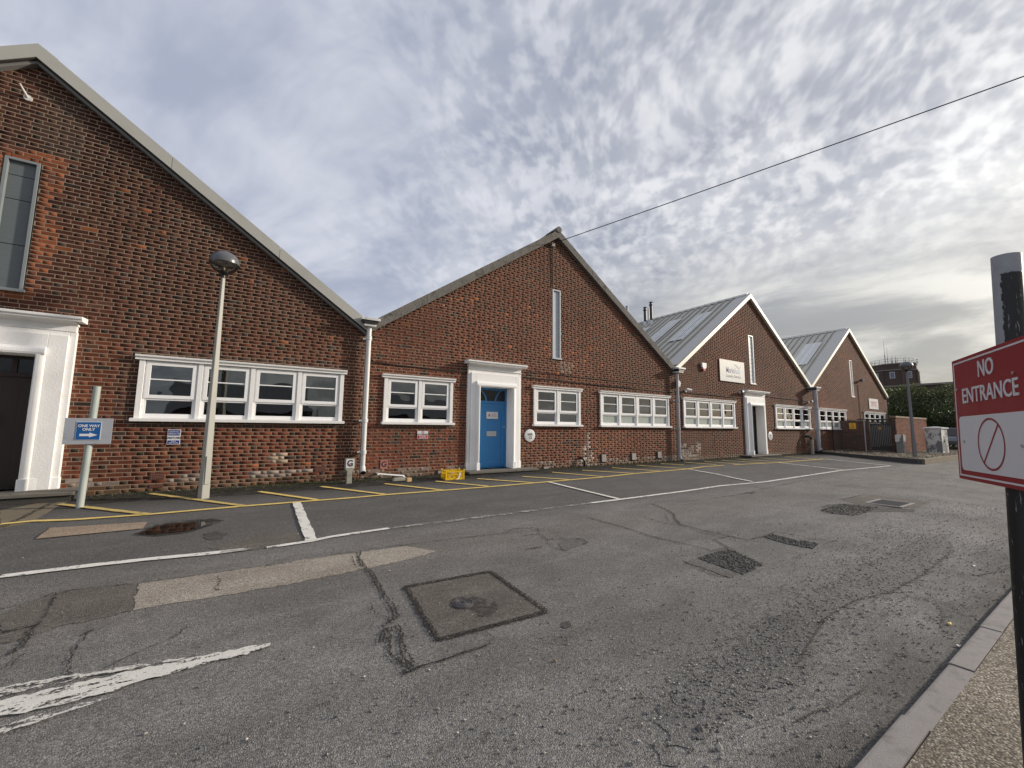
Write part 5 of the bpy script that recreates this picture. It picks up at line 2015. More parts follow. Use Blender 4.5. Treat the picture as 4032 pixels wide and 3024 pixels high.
lg = (-.765, -1.13)
lamp_post((lg[0], lg[1], gz(lg[1])), 'cream lamp post with globe in front of the nearest window band', 4.10, M['lamp_post'], R(32))
lamp_post((25.94, -4.395, .015), 'grey lamp post with globe on the gravel verge by the far kerb', 4.08, M['lamp_post_dark'], R(40), .062, .036)

# ------------------------------------------------------------------ one-way sign
sp = (-2.302, -1.241)
o = thing('one_way_sign', 'leaning grey post carrying blue one way only sign by the brown door', 'sign', (sp[0], sp[1], gz(sp[1])))
p = MB()
p.cyl((0, 0, -.1), (.035, .0, 1.92), .046, seg=20)
p.obj('post', M['galv'], o, smooth=True)
pz0, pz1 = .965 - gz(sp[1]), 1.375 - gz(sp[1])
p = MB()
p.box(-.265, .285, -.064, -.058, pz0, pz1)
pb = p.obj('backing_plate', M['plate_grey'], o, bevel=.0025)
bx0, bx1, bz0, bz1 = -2.431 - sp[0], -2.148 - sp[0], 1.030 - gz(sp[1]), 1.318 - gz(sp[1])
p = MB()
p.box(bx0, bx1, -.070, -.0645, bz0, bz1)
p.obj('sign_edge', M['sign_white'], pb)
p = MB()
p.box(bx0 + .006, bx1 - .006, -.0725, -.0702, bz0 + .006, bz1 - .006)
sf = p.obj('sign_face', M['sign_blue'], pb)
bm_ = (bx0 + bx1) / 2
text('ONE WAY', .057, (bm_, -.073, bz0 + .222), FR, FU, FN, M['sign_white'], sf, bold=.0016, xs=.92)
text('ONLY', .057, (bm_, -.073, bz0 + .165), FR, FU, FN, M['sign_white'], sf, bold=.0016, xs=.92)
p = MB()
p.quad((bx0 + .045, -.0735, bz0 + .062), (bx0 + .155, -.0735, bz0 + .062), (bx0 + .155, -.0735, bz0 + .098), (bx0 + .045, -.0735, bz0 + .098))
p.quad((bx0 + .155, -.0735, bz0 + .043), (bx1 - .035, -.0735, bz0 + .080), (bx0 + .155, -.0735, bz0 + .117))
p.obj('arrow', M['sign_white'], sf, fix=False)
p = MB()
for z in (pz0 + .08, pz1 - .08):
    p.cyl((.02, 0, z - .02), (.02, 0, z + .02), .052, seg=20)
    p.box(-.02, .06, -.059, -.03, z - .018, z + .018)
p.obj('clip', M['galv'], pb)

# ------------------------------------------------------------------ no entrance sign beside the camera
SC = Vector((2.40206, -9.97447, 1.37539))
SA = Vector((-0.889808, -0.456109, 0.014349))
SB = Vector((0.027233, -0.021688, 0.999394))
SN = SA.cross(SB).normalized()
HWs, HHs = .299, .263
o = thing('no_entrance_sign', 'red and white no entrance sign on a black painted post by the kerb', 'sign', (2.375, -9.98, ZP))


def sp3(a, b_, n_):
    return SC + SA * a + SB * b_ + SN * n_ - Vector(o.location)


def splate(x0, x1, z0, z1, n0, n1, name, mat, par, rad=0.0):
    pts = []
    if rad:
        for cx_, cz_, a0 in ((x1 - rad, z1 - rad, 0), (x0 + rad, z1 - rad, 90), (x0 + rad, z0 + rad, 180), (x1 - rad, z0 + rad, 270)):
            for i in range(7):
                an = R(a0 + 15 * i)
                pts.append((cx_ + rad * math.cos(an), cz_ + rad * math.sin(an)))
    else:
        pts = [(x0, z0), (x1, z0), (x1, z1), (x0, z1)]
    mb = MB()
    n = len(pts)
    for d_ in (n0, n1):
        mb.v += [tuple(sp3(a, b_, d_)) for a, b_ in pts]
    for i in range(n):
        j = (i + 1) % n
        mb.f.append((i, j, n + j, n + i))
    mb.f.append(tuple(range(n)))
    mb.f.append(tuple(n + i for i in range(n)))
    return mb.obj(name, mat, par)


p = MB()
p.cyl((0, -.085, 1.985 - ZP), (0, 0.0, -.3), .0385, seg=32)
p.obj('post', M['post'], o, smooth=True)
fc = splate(-HWs, HWs, -HHs, HHs, -.004, .0, 'sign_panel', M['sign_red'], o)
# cream border line and white field
e0, e1 = .014, .021
for (x0, x1, z0, z1) in ((-HWs + e0, HWs - e0, HHs - e1, HHs - e0), (-HWs + e0, HWs - e0, -HHs + e0, -HHs + e1), (-HWs + e0, -HWs + e1, -HHs + e1, HHs - e1), (HWs - e1, HWs - e0, -HHs + e1, HHs - e1)):
    splate(x0, x1, z0, z1, .0002, .0012, 'border_line', M['sign_white'], fc)
splate(-HWs + .040, HWs - .040, -HHs + .040, .008, .0002, .0014, 'white_field', M['sign_white'], fc, rad=.02)
text('NO', .092, sp3(0.0, .190, .0004), SA, SB, SN, M['sign_white'], fc, bold=.0012, xs=.86)
text('ENTRANCE', .090, sp3(0, .092, .0004), SA, SB, SN, M['sign_white'], fc, bold=.001, fit=.425)
ring(fc, sp3(0, -.108, .0014), .094, .102, SA, SB, SN, M['sign_red'], bar=0, depth=.0008)
mb = MB()
dd = (SA * .64 + SB * .77)
ee = SN.cross(dd).normalized()
C_ = sp3(0, -.108, .0021)
mb.quad(*[C_ + dd * (s * .097) + ee * (t_ * .0042) for s, t_ in ((-1, -1), (1, -1), (1, 1), (-1, 1))])
mb.obj('bar', M['sign_red'], fc, fix=False)
mb = MB()
for (a, b_) in ((-.255, .13), (.19, .145), (-.22, -.10), (.21, -.11)):
    mb.cyl(sp3(a, b_, .001), sp3(a, b_, .0045), .006, seg=10)
mb.obj('rivet', M['steel'], fc, smooth=True)
mb = MB()
for b_ in (-.15, .15):
    q = sp3(.10, b_, -.02)
    mb.quadbox([sp3(.06, b_ - .02, -.035), sp3(.15, b_ - .02, -.035), sp3(.15, b_ - .02, -.004), sp3(.06, b_ - .02, -.004), sp3(.06, b_ + .02, -.035), sp3(.15, b_ + .02, -.035), sp3(.15, b_ + .02, -.004), sp3(.06, b_ + .02, -.004)])
mb.obj('clip', M['galv'], fc)

# ------------------------------------------------------------------ far corner: verge, enclosure, cabinets
VZ = .10
verge_poly = [(27.2, -.01), (25.56, -2.82), (24.35, -4.90), (24.6, -5.02), (31.9, -4.85), (60, -4.4), (60, 30), (39.75, 30), (39.75, -.01)]
mb = MB()
mb.prism(verge_poly, -.3, VZ, 'z')
struct(mb.obj('gravel_verge', M['verge']))
mb = MB()
kp = [(27.25, .0), (25.56, -2.82), (24.35, -4.93), (31.9, -4.87), (60, -4.42)]
mb.box(27.3, 27.4, -.3, -.2, -.4, -.35)
vk = struct(mb.obj('kerb', M['kerb_dark']))
for (a, b_), mt in zip(zip(kp[:-1], kp[1:]), (M['kerb_dark'], M['kerb_dark'], M['concrete'], M['concrete'])):
    A_, B_ = Vector(a), Vector(b_)
    L = (B_ - A_).length
    n = max(1, int(L / .92))
    if L > 10:
        n = 8
        B_ = A_ + (B_ - A_).normalized() * 7.4
        L = 7.4
    d_ = (B_ - A_).normalized()
    q_ = Vector((d_.y, -d_.x))
    for i in range(n):
        s0, s1 = A_ + d_ * (L * i / n + .004), A_ + d_ * (L * (i + 1) / n - .004)
        pts = [s0 + q_ * .002, s1 + q_ * .002, s1 + q_ * .125, s0 + q_ * .125]
        m_ = MB()
        m_.prism([tuple(v) for v in pts], -.35, VZ + .012, 'z')
        m_.obj('kerb_stone', mt, vk, bevel=.01)

# brick enclosure with metal gate
en = thing('brick_enclosure', 'low brick enclosure with black metal gate in front of the farthest unit', 'enclosure', (0, 0, 0))
EX, EY, EX2, EH = 30.74, -2.63, 36.7, 2.06


def small_wall(parent, p0, p1, z0, z1, th, tone):
    """brick wall from p0 to p1 with real bricks on the side facing right of the direction"""
    A_, B_ = Vector((*p0, 0)), Vector((*p1, 0))
    d_ = (B_ - A_).normalized()
    n_ = Vector((d_.y, -d_.x, 0))
    L = (B_ - A_).length
    m_ = MB()
    m_.quadbox([A_ + Vector((0, 0, z0)), B_ + Vector((0, 0, z0)), B_ - n_ * th + Vector((0, 0, z0)), A_ - n_ * th + Vector((0, 0, z0)),
                A_ + Vector((0, 0, z1)), B_ + Vector((0, 0, z1)), B_ - n_ * th + Vector((0, 0, z1)), A_ - n_ * th + Vector((0, 0, z1))])
    w_ = m_.obj('wall', M['mortar'], parent)
    V, Fc, Cc = [], [], []
    k = 0
    z = z0
    while z + COURSE <= z1 + .01:
        x = -(REP / 2 if k % 2 else 0)
        j = 0
        while x < L:
            ln = SPAN_H if j % 2 else SPAN_S
            a, b_ = max(x + .005, .002), min(x + ln - .005, L - .002)
            x += ln
            j += 1
            if b_ - a < .03:
                continue
            col = (RED * .6 + BROWN * .45 + ORANGE * .1) * tone * .85 * rng.uniform(.6, 1.3) if rng.random() > .12 else DARK
            n0 = len(V)
            for (h_, s_) in ((z + .005, -.004), (z + COURSE - .005, -.004), (z + .006, .006), (z + COURSE - .006, .006)):
                for t_ in (a, b_):
                    q = A_ + d_ * t_ + n_ * s_
                    V.append((q.x, q.y, h_))
                    Cc.append(col)
            Fc += [(n0 + 4, n0 + 5, n0 + 7, n0 + 6), (n0, n0 + 1, n0 + 5, n0 + 4), (n0 + 2, n0 + 6, n0 + 7, n0 + 3), (n0, n0 + 4, n0 + 6, n0 + 2), (n0 + 1, n0 + 3, n0 + 7, n0 + 5)]
        z += COURSE
        k += 1
    o_ = mass('brickwork', np.array(V), np.array(Fc), np.array(Cc), M['brick'], parent)
    o_['kind'] = 'stuff'
    return w_


small_wall(en, (EX, EY), (EX2, EY), VZ - .1, EH, .22, 1.15)  # higher tone paints the sunlit front into the bricks
small_wall(en, (EX - .004, EY + .215), (EX - .004, EY + .002), VZ - .1, EH, .2, .9)  # lower tone paints this left face as unlit
small_wall(en, (EX + .01, -.02), (EX + .01, -1.45), VZ - .1, EH - .16, .2, .8)  # left-facing wall, shade put into its brick tone
nx_ = 7
for i in range(nx_):
    m_ = MB()
    a, b_ = EX - .05 + (EX2 + .1 - EX) * i / nx_, EX - .05 + (EX2 + .1 - EX) * (i + 1) / nx_ - .012
    m_.box(a, b_, EY - .04, EY + .25, EH + .001, EH + .10)
    m_.obj('coping_stone', M['fillet'], en, bevel=.012)
m_ = MB()
m_.box(EX - .05, EX + .05, -2.42, -.9, 1.93, 2.0)
m_.box(EX - .03, EX + .03, -2.42, -1.45, 1.76, 1.83)
m_.obj('lintel', M['black'], en)
m_ = MB()
m_.box(EX + .03, EX + .06, -2.41, -1.46, VZ + .06, 1.75)
gt = m_.obj('gate', M['black'], en)
for i in range(12):
    y = -2.37 + i * .078
    m_ = MB()
    zt = 1.66 - .10 * (abs(i - 5.5) / 5.5) ** 3
    m_.cyl((EX + .02, y, .45 if i < 7 else .35), (EX + .02, y, zt), .018, seg=8)
    m_.obj('rib', M['soffit'], gt, smooth=True)
m_ = MB()
m_.box(EX + .005, EX + .012, -1.98, -1.86, 1.38, 1.52)
m_.obj('warning_plate', M['yellow_plate'], gt)

# chain link fence
fe = thing('mesh_fence', 'dark wire mesh fence panel with yellow warning plate by the enclosure', 'fence', (0, 0, 0))
fA, fB, fC = (28.9, -.27), (29.55, -1.57), (30.2, -2.72)
for (x, y) in (fA, fB, fC):
    m_ = MB()
    m_.cyl((x, y, 0), (x, y, 1.95), .028, seg=10)
    m_.obj('post', M['black'] if (x, y) != fB else M['pipe_grey'], fe, smooth=True)
m_ = MB()
m_.cyl((*fA, 1.92), (*fB, 1.92), .018, seg=8)
m_.cyl((*fB, 1.92), (*fC, 1.92), .018, seg=8)
m_.cyl((*fA, .14), (*fB, .14), .016, seg=8)
m_.cyl((*fB, .14), (*fC, .14), .016, seg=8)
m_.obj('rail', M['black'], fe, smooth=True)
m_ = MB()


def meshpanel(a, b_, z0, z1, pitch):
    A_, B_ = Vector((*a, 0)), Vector((*b_, 0))
    L, H_ = (B_ - A_).length, z1 - z0
    d_ = (B_ - A_) / L
    n = int((L + H_) / pitch)
    for i in range(n):
        s = i * pitch
        for flip in (0, 1):
            s0, s1 = max(0, s - H_), min(s, L)
            h0, h1 = s - s0, s - s1
            if s1 - s0 < .01:
                continue
            if flip:
                h0, h1 = H_ - h0, H_ - h1
            p0 = A_ + d_ * s0 + Vector((0, 0, z0 + h0))
            p1 = A_ + d_ * s1 + Vector((0, 0, z0 + h1))
            m_.cyl(p0, p1, .0035, seg=3, cap=False)


meshpanel(fA, fB, .14, 1.92, .055)
meshpanel(fB, fC, .14, 1.92, .075)
w_ = m_.obj('wire_mesh', M['soffit'], fe)
w_['kind'] = 'stuff'
m_ = MB()
fm = (Vector(fA) * .36 + Vector(fB) * .64)
fd = (Vector(fB) - Vector(fA)).normalized()
q0, q1 = fm - fd * .15, fm + fd * .15
fn = Vector((fd.y, -fd.x)) * .03
if fn.x > 0:
    fn = -fn
m_.quadbox([(q0.x + fn.x, q0.y + fn.y, 1.40), (q1.x + fn.x, q1.y + fn.y, 1.40), (q1.x + fn.x * .7, q1.y + fn.y * .7, 1.40), (q0.x + fn.x * .7, q0.y + fn.y * .7, 1.40),
            (q0.x + fn.x, q0.y + fn.y, 1.74), (q1.x + fn.x, q1.y + fn.y, 1.74), (q1.x + fn.x * .7, q1.y + fn.y * .7, 1.74), (q0.x + fn.x * .7, q0.y + fn.y * .7, 1.74)])
yp = m_.obj('warning_plate', M['yellow_plate'], fe)
m_ = MB()
f2 = fn * 1.06
for (s0, h0, s1, h1) in ((-.07, 1.55, .07, 1.55), (.07, 1.55, 0, 1.68), (0, 1.68, -.07, 1.55), (-.1, 1.48, .1, 1.48), (-.1, 1.45, .1, 1.45)):
    a, b_ = fm + fd * s0 + f2, fm + fd * s1 + f2
    m_.cyl((a.x, a.y, h0), (b_.x, b_.y, h1), .008, seg=4)
m_.obj('warning_symbol', M['ink'], yp)

# meter box and large cabinet
mt_ = thing('meter_box', 'narrow two-part grey meter box against the brick enclosure', 'cabinet', (29.95, -2.95, VZ))
p = MB()
p.box(-.16, .20, -.16, .14, -.02, .60)
p.obj('base', M['soffit'], mt_, bevel=.01)
p = MB()
p.box(-.18, .22, -.18, .16, .605, 1.0)
p.obj('box', M['cabinet'], mt_, bevel=.012)
p = MB()
p.box(-.12, -.10, -.175, -.155, .3, .42)
p.obj('hinge', M['black'], mt_)
p = MB()
p.cyl((.1, .3, .9), (.1, .3, 2.0), .02)
p.obj('conduit', M['brown'], mt_, smooth=True)
cb_ = thing('street_cabinet', 'flaking grey and white street cabinet on the gravel by the hedge', 'cabinet', (32.75, -3.80, VZ))
cb_.rotation_euler = (0, 0, R(-6))
p = MB()
p.box(-.40, .46, -.33, .33, -.05, 1.36)
p.obj('body', M['cabinet'], cb_, bevel=.015)
p = MB()
p.box(-.45, .51, -.39, .39, 1.361, 1.43)
p.v += [(-.45, -.39, 1.431), (.51, -.39, 1.431), (.51, .39, 1.431), (-.45, .39, 1.431), (-.1, 0, 1.48), (.15, 0, 1.48)]
b0 = len(p.v) - 6
p.f += [(b0, b0 + 1, b0 + 5, b0 + 4), (b0 + 1, b0 + 2, b0 + 5), (b0 + 2, b0 + 3, b0 + 4, b0 + 5), (b0 + 3, b0, b0 + 4)]
p.obj('lid', M['sign_white'], cb_)
p = MB()
for s in (-.38, .04):
    p.box(s, s + .40, -.338, -.331, .04, 1.32)
p.obj('door', M['cabinet'], cb_, bevel=.006)
p = MB()
p.box(-.03, .0, -.36, -.338, .6, .72)
p.obj('handle', M['black'], cb_)

# ------------------------------------------------------------------ parked cars glimpsed behind the cabinet
def car(loc, rot, label, mat):
    o = thing('parked_car', label, 'car', loc)
    o.rotation_euler = (0, 0, rot)
    p = MB()
    side = [(-2.0, .32), (-2.05, .62), (-1.95, .80), (-1.55, .88), (-.85, .95), (.95, .95), (1.65, .92), (2.0, .78), (2.08, .5), (2.0, .30)]
    p.prism([(a, b_) for a, b_ in side], -.86, .86)
    body = p.obj('body', mat, o, bevel=.06)
    p = MB()
    q = [(-1.15, .94), (-.55, 1.40), (.75, 1.44), (1.45, .95)]
    k = len(p.v)
    for (x, z), w_ in zip(q, (.80, .62, .62, .78)):
        p.v += [(x, -w_, z), (x, w_, z)]
    p.f += [(0, 1, 3, 2), (2, 3, 5, 4), (4, 5, 7, 6), (0, 2, 4, 6), (1, 7, 5, 3)]
    p.obj('cabin', M['blackplastic'], body, bevel=.05)
    p = MB()
    p.quadbox([(-.55, -.60, 1.405), (.75, -.60, 1.445), (.75, .60, 1.445), (-.55, .60, 1.405), (-.5, -.55, 1.45), (.7, -.55, 1.49), (.7, .55, 1.49), (-.5, .55, 1.45)])
    p.obj('roof', mat, body, bevel=.02)
    for sx in (-1.3, 1.3):
        for sy in (-1, 1):
            p = MB()
            p.cyl((sx, sy * .72, .32), (sx, sy * .90, .32), .32, seg=22)
            w_ = p.obj('wheel', M['tyre'], o, smooth=True)
            p = MB()
            p.cyl((sx, sy * .90, .32), (sx, sy * .91, .32), .20, seg=16)
            p.obj('rim', M['steel'], w_)
    for sy in (-1, 1):
        p = MB()
        p.box(-2.06, -1.96, sy * .70 - .14, sy * .70 + .14, .62, .74)
        p.obj('headlight', M['sign_white'], body, bevel=.02)
    return o


car((41.5, -3.3, VZ), R(8), 'dark silver parked car behind the flaking street cabinet', M['silver'])

# ------------------------------------------------------------------ brick tower far behind
tw = thing('brick_tower', 'distant dark brick octagonal tower with railed flat roof', 'tower', (0, 0, 0))
TX, TY, TR = 82.6, 9.95, 2.75


def octo(r, z0, z1, rot=R(9), n=8):
    p = MB()
    pts = [(TX + r * math.cos(rot + 2 * math.pi * (i + .5) / n), TY + r * math.sin(rot + 2 * math.pi * (i + .5) / n)) for i in range(n)]
    p.prism(pts, z0, z1, 'z')
    return p


octo(TR, 5, 10.35).obj('wall', M['towerbrick'], tw)
octo(TR * 1.035, 10.351, 10.5).obj('string_course', M['towerband'], tw)
octo(TR * .985, 10.501, 11.3).obj('parapet', M['towerbrick'], tw)
octo(TR * 1.01, 11.301, 11.42).obj('coping', M['towerband'], tw)
rot = R(9)
for i in range(8):                              # corner piers and windows
    an = rot + 2 * math.pi * (i + .5) / 8
    p = MB()
    p.cyl((TX + TR * math.cos(an), TY + TR * math.sin(an), 5), (TX + TR * math.cos(an), TY + TR * math.sin(an), 10.3), .16, seg=6)
    p.obj('pier', M['towerbrick'], tw)
    am = rot + 2 * math.pi * i / 8
    if math.cos(am) < .2:
        ap = TR * math.cos(math.pi / 8)
        c_ = Vector((TX + (ap + .02) * math.cos(am), TY + (ap + .02) * math.sin(am)))
        t_ = Vector((-math.sin(am), math.cos(am)))
        n_ = Vector((math.cos(am), math.sin(am)))
        p = MB()
        a, b_ = c_ - t_ * .30, c_ + t_ * .30
        p.quadbox([(*(a - n_ * .1), 9.15), (*(b_ - n_ * .1), 9.15), (*(b_ + n_ * .03), 9.15), (*(a + n_ * .03), 9.15), (*(a - n_ * .1), 10.12), (*(b_ - n_ * .1), 10.12), (*(b_ + n_ * .03), 10.12), (*(a + n_ * .03), 10.12)])
        w_ = p.obj('window', M['slot_grey'], tw)
        for k in range(3):
            p = MB()
            a, b_ = c_ - t_ * .21, c_ + t_ * .21
            z0, z1 = 9.25 + k * .27, 9.25 + k * .27 + .23
            p.quadbox([(*(a + n_ * .02), z0), (*(b_ + n_ * .02), z0), (*(b_ + n_ * .045), z0), (*(a + n_ * .045), z0), (*(a + n_ * .02), z1), (*(b_ + n_ * .02), z1), (*(b_ + n_ * .045), z1), (*(a + n_ * .045), z1)])
            p.obj('pane', M['ink_grey'], w_)
p = MB()
pts = [(TX + TR * .97 * math.cos(rot + 2 * math.pi * i / 24), TY + TR * .97 * math.sin(rot + 2 * math.pi * i / 24)) for i in range(24)]
for i in range(24):
    a, b_ = pts[i], pts[(i + 1) % 24]
    for z in (11.78, 12.1):
        p.cyl((*a, z), (*b_, z), .022, seg=5)
    p.cyl((*a, 11.4), (*a, 12.1), .022, seg=5)
p.obj('railing', M['rail'], tw)
for (y, h_, r_) in ((10.35, 15.0, .035), (10.05, 14.0, .03), (9.55, 12.6, .05), (9.15, 12.5, .05), (8.1, 12.3, .035)):
    p = MB()
    p.cyl((80.6, y, 11.4), (80.6, y, h_), r_, r_ * .5, seg=6)
    p.cyl((80.6, y, 11.4), (80.6, y, 11.4 + (h_ - 11.4) * .4), r_ * 1.7, seg=6)
    p.obj('mast', M['rail'], tw)
p = MB()
p.box(79.0, 96, -24, 16.5, 0, 7.75)
bl = tag(p.obj('flat_roofed_block', M['towerbrick'], None), 'long low brick block under the tower behind the hedge', 'building')
p = MB()
p.box(78.8, 96.2, -24.2, 16.7, 7.751, 8.0)
p.obj('parapet', M['towerband'], bl)

# ------------------------------------------------------------------ hedge
def foliage(name, blobs, n, size, cols, parent, seed):
    r_ = np.random.default_rng(seed)
    w_ = np.array([b_[3] * b_[4] * b_[5] for b_ in blobs])
    idx = r_.choice(len(blobs), n, p=w_ / w_.sum())
    B = np.array(blobs)[idx]
    u_ = r_.normal(size=(n, 3))
    u_ /= np.linalg.norm(u_, axis=1)[:, None]
    rad = r_.random(n) ** 0.28
    c = B[:, :3] + u_ * B[:, 3:6] * rad[:, None] * (1 + .10 * r_.normal(size=n))[:, None]
    d1 = r_.normal(size=(n, 3))
    d1[:, 2] *= .6
    d1 /= np.linalg.norm(d1, axis=1)[:, None]
    d2 = np.cross(d1, r_.normal(size=(n, 3)))
    d2 /= np.linalg.norm(d2, axis=1)[:, None]
    s = size * (0.6 + .8 * r_.random(n))[:, None]
    V = np.stack([c - d1 * s, c + d2 * s * .42, c + d1 * s, c - d2 * s * .42], 1).reshape(-1, 3)
    Fc = np.arange(n * 4).reshape(n, 4)
    pick = r_.choice(len(cols), n)
    C = np.array(cols)[pick] * (0.55 + .9 * r_.random(n))[:, None]
    C = np.repeat(C, 4, 0)
    return mass(name, V, Fc, C, M['leaf'], parent)


hd = thing('hedge', 'big dark green leafy hedge beyond the farthest unit', 'hedge', (0, 0, 0))
blobs = []
hr = random.Random(4)
for i in range(46):
    x, y = hr.uniform(44, 50), hr.uniform(-5.5, 3.2)
    blobs.append((x, y, hr.uniform(1.0, 3.5), hr.uniform(.8, 1.5), hr.uniform(.9, 1.6), hr.uniform(.7, 1.2)))
for i in range(16):
    blobs.append((hr.uniform(44, 47), -5.5 + i * .58, hr.uniform(3.7, 4.5), .9, .8, .7))
foliage('leaves', blobs, 46000, .085, [(.028, .054, .012), (.040, .072, .016), (.018, .036, .009), (.065, .085, .025), (.034, .062, .015)], hd, 8)
foliage('flowering_tips', [(b_[0] - .3, b_[1], b_[2] + .35, b_[3], b_[4], .45) for b_ in blobs[46:]], 3000, .08, [(.12, .14, .045), (.15, .15, .07), (.09, .13, .03), (.07, .09, .03)], hd, 9)
m_ = MB()
for i in range(10):
    y = -5 + i * .85
    m_.cyl((46.5, y, 0), (46.5 + hr.uniform(-.4, .4), y + hr.uniform(-.4, .4), 4.2), .07, .02, seg=6)
m_.obj('stems', M['brown'], hd)

# ------------------------------------------------------------------ houses across the road, seen only as reflections in the panes
def house(x, y, w, d, h, rise, label):
    o = thing('house', label, 'house', (x, y, Z0), 'houses across the road')
    p = MB()
    p.box(-w / 2, w / 2, -d, 0, -.2, h)
    wl = p.obj('wall', M['towerbrick'], o)
    p = MB()
    p.prism([(-d - .3, h - .1), (.3, h - .1), (-d / 2, h + rise)], -w / 2 - .2, w / 2 + .2, 'x')
    rf = p.obj('roof', M['soffit'], o)
    p = MB()
    p.box(-w * .3, -w * .3 + .9, -d / 2 - .3, -d / 2 + .3, h + rise - .6, h + rise + .9)
    p.obj('chimney', M['towerbrick'], rf)
    for sx in (-.3, .05, .32):
        for z in (.9,):
            p = MB()
            p.box(w * sx - .6, w * sx + .6, -.02, .03, z, z + 1.2)
            q = p.obj('window', M['white'], o)
            p = MB()
            p.box(w * sx - .5, w * sx + .5, .03, .04, z + .1, z + 1.1)
            p.obj('pane', M['ink_grey'], q)
    return o


house(-24, -50, 16, 9, 3.0, 3.2, 'low brick house across the road reflected in the window panes')
house(-2, -47, 15, 9, 3.0, 3.6, 'low brick house across the road facing the brown door')
house(20, -48, 16, 9, 3.0, 3.0, 'low brick house across the road facing the blue door')

# ------------------------------------------------------------------ loose stones, moss and litter
def stones(name, pts, smin, smax, cols, seed, flat=.6, lift=0.0):
    r_ = np.random.default_rng(seed)
    n = len(pts)
    base = np.array([(1, 0, 0), (-1, 0, 0), (0, 1, 0), (0, -1, 0), (0, 0, 1), (0, 0, -1)], float)
    tri = np.array([(0, 2, 4), (2, 1, 4), (1, 3, 4), (3, 0, 4), (2, 0, 5), (1, 2, 5), (3, 1, 5), (0, 3, 5)])
    s = smin + (smax - smin) * r_.random(n) ** 2.2
    a = r_.random(n) * 6.283
    V = np.repeat(base[None], n, 0) * (0.7 + .6 * r_.random((n, 6, 1)))
    V = V * np.stack([np.ones(n), .55 + .5 * r_.random(n), flat * (.6 + .6 * r_.random(n))], 1)[:, None, :] * s[:, None, None]
    ca_, sa_ = np.cos(a)[:, None], np.sin(a)[:, None]
    X_ = V[..., 0] * ca_ - V[..., 1] * sa_
    Y_ = V[..., 0] * sa_ + V[..., 1] * ca_
    V = np.stack([X_, Y_, V[..., 2]], -1)
    P_ = np.array(pts)
    V = V + P_[:, None, :]
    V[..., 2] += (s * flat * .35)[:, None] + lift
    Fc = (tri[None] + (np.arange(n) * 6)[:, None, None]).reshape(-1, 3)
    C = np.array(cols)[r_.choice(len(cols), n)] * (.6 + .7 * r_.random(n))[:, None]
    o = mass(name, V.reshape(-1, 3), Fc, np.repeat(C, 6, 0), M['pebble'])
    return o


pr = random.Random(77)
pts = []
for i in range(9000):
    # chippings scattered in a broad band along the kerb side, thickest in the middle of it
    x = pr.uniform(-.5, 13)
    y = -9.47 + abs(pr.gauss(0, 1)) * 1.25 * (0.8 + .02 * x)
    if y > -5:
        continue
    pts.append((x, y, gz(y) + .003))
for i in range(5200):
    f = pr.random() ** 1.3
    a, b_ = Vector((2.057, -8.837)), Vector((8.879, -8.337))
    q = a.lerp(b_, f)
    y = q.y + pr.gauss(0, .16 + .20 * f)
    pts.append((q.x + pr.gauss(0, .25), y, gz(y) + .006))
for i in range(1500):
    x, y = pr.uniform(-3, 14), pr.uniform(-9.4, -.3)
    pts.append((x, y, gz(y) + .002))
struct(stones('loose_chippings', pts, .003, .011, [(.15, .143, .132), (.19, .18, .168), (.25, .235, .21), (.11, .105, .098), (.42, .40, .36)], 3), 'stuff', 'loose stone chippings on the road near the kerb')
# stones in the broken joint and crack
pts = []
for i in range(4):
    a, b_ = Vector(MH[i]), Vector(MH[(i + 1) % 4])
    for k in range(170):
        q = a.lerp(b_, pr.random())
        y = q.y + pr.gauss(0, .016)
        pts.append((q.x + pr.gauss(0, .016), y, gz(y) + .008))
for cpts, cw in crack_paths:
    for a, b_ in zip(cpts[:-1], cpts[1:]):
        a, b_ = Vector(a), Vector(b_)
        for k in range(int((b_ - a).length * (50 if cw > .02 else 20))):
            q = a.lerp(b_, pr.random())
            y = q.y + pr.gauss(0, cw * .5)
            pts.append((q.x + pr.gauss(0, cw * .5), y, gz(y) + .006))
struct(stones('joint_grit', pts, .003, .009, [(.05, .045, .04), (.11, .10, .085), (.19, .17, .14), (.03, .028, .025)], 5), 'stuff', 'grit in the broken joint round the manhole patch')
pts = []
for i in range(5200):
    x = pr.uniform(.9, 6.5)
    y = pr.uniform(-10.6, -9.605)
    pts.append((x, y, ZP - .002))
struct(stones('pavement_gravel', pts, .003, .008, [(.14, .115, .08), (.26, .215, .155), (.36, .305, .23), (.55, .50, .41)], 6), 'stuff', 'gravel bound in the tan pavement')
pts = []
for i in range(7000):
    x, y = pr.uniform(24.4, 38), pr.uniform(-4.8, 0)
    if x < 24.5 + (y + 4.9) * .58 + .1 or (x > EX and y > EY):
        continue
    pts.append((x, y, VZ))
struct(stones('verge_gravel', pts, .018, .055, [(.10, .08, .055), (.22, .18, .125), (.34, .28, .20), (.48, .41, .31)], 7), 'stuff', 'brown gravel on the far verge')

# coarse stone showing in the worn-out repairs
def in_poly(x, y, poly):
    c = False
    for (x0, y0), (x1, y1) in zip(poly, poly[1:] + poly[:1]):
        if (y0 > y) != (y1 > y) and x < (x1 - x0) * (y - y0) / (y1 - y0) + x0:
            c = not c
    return c


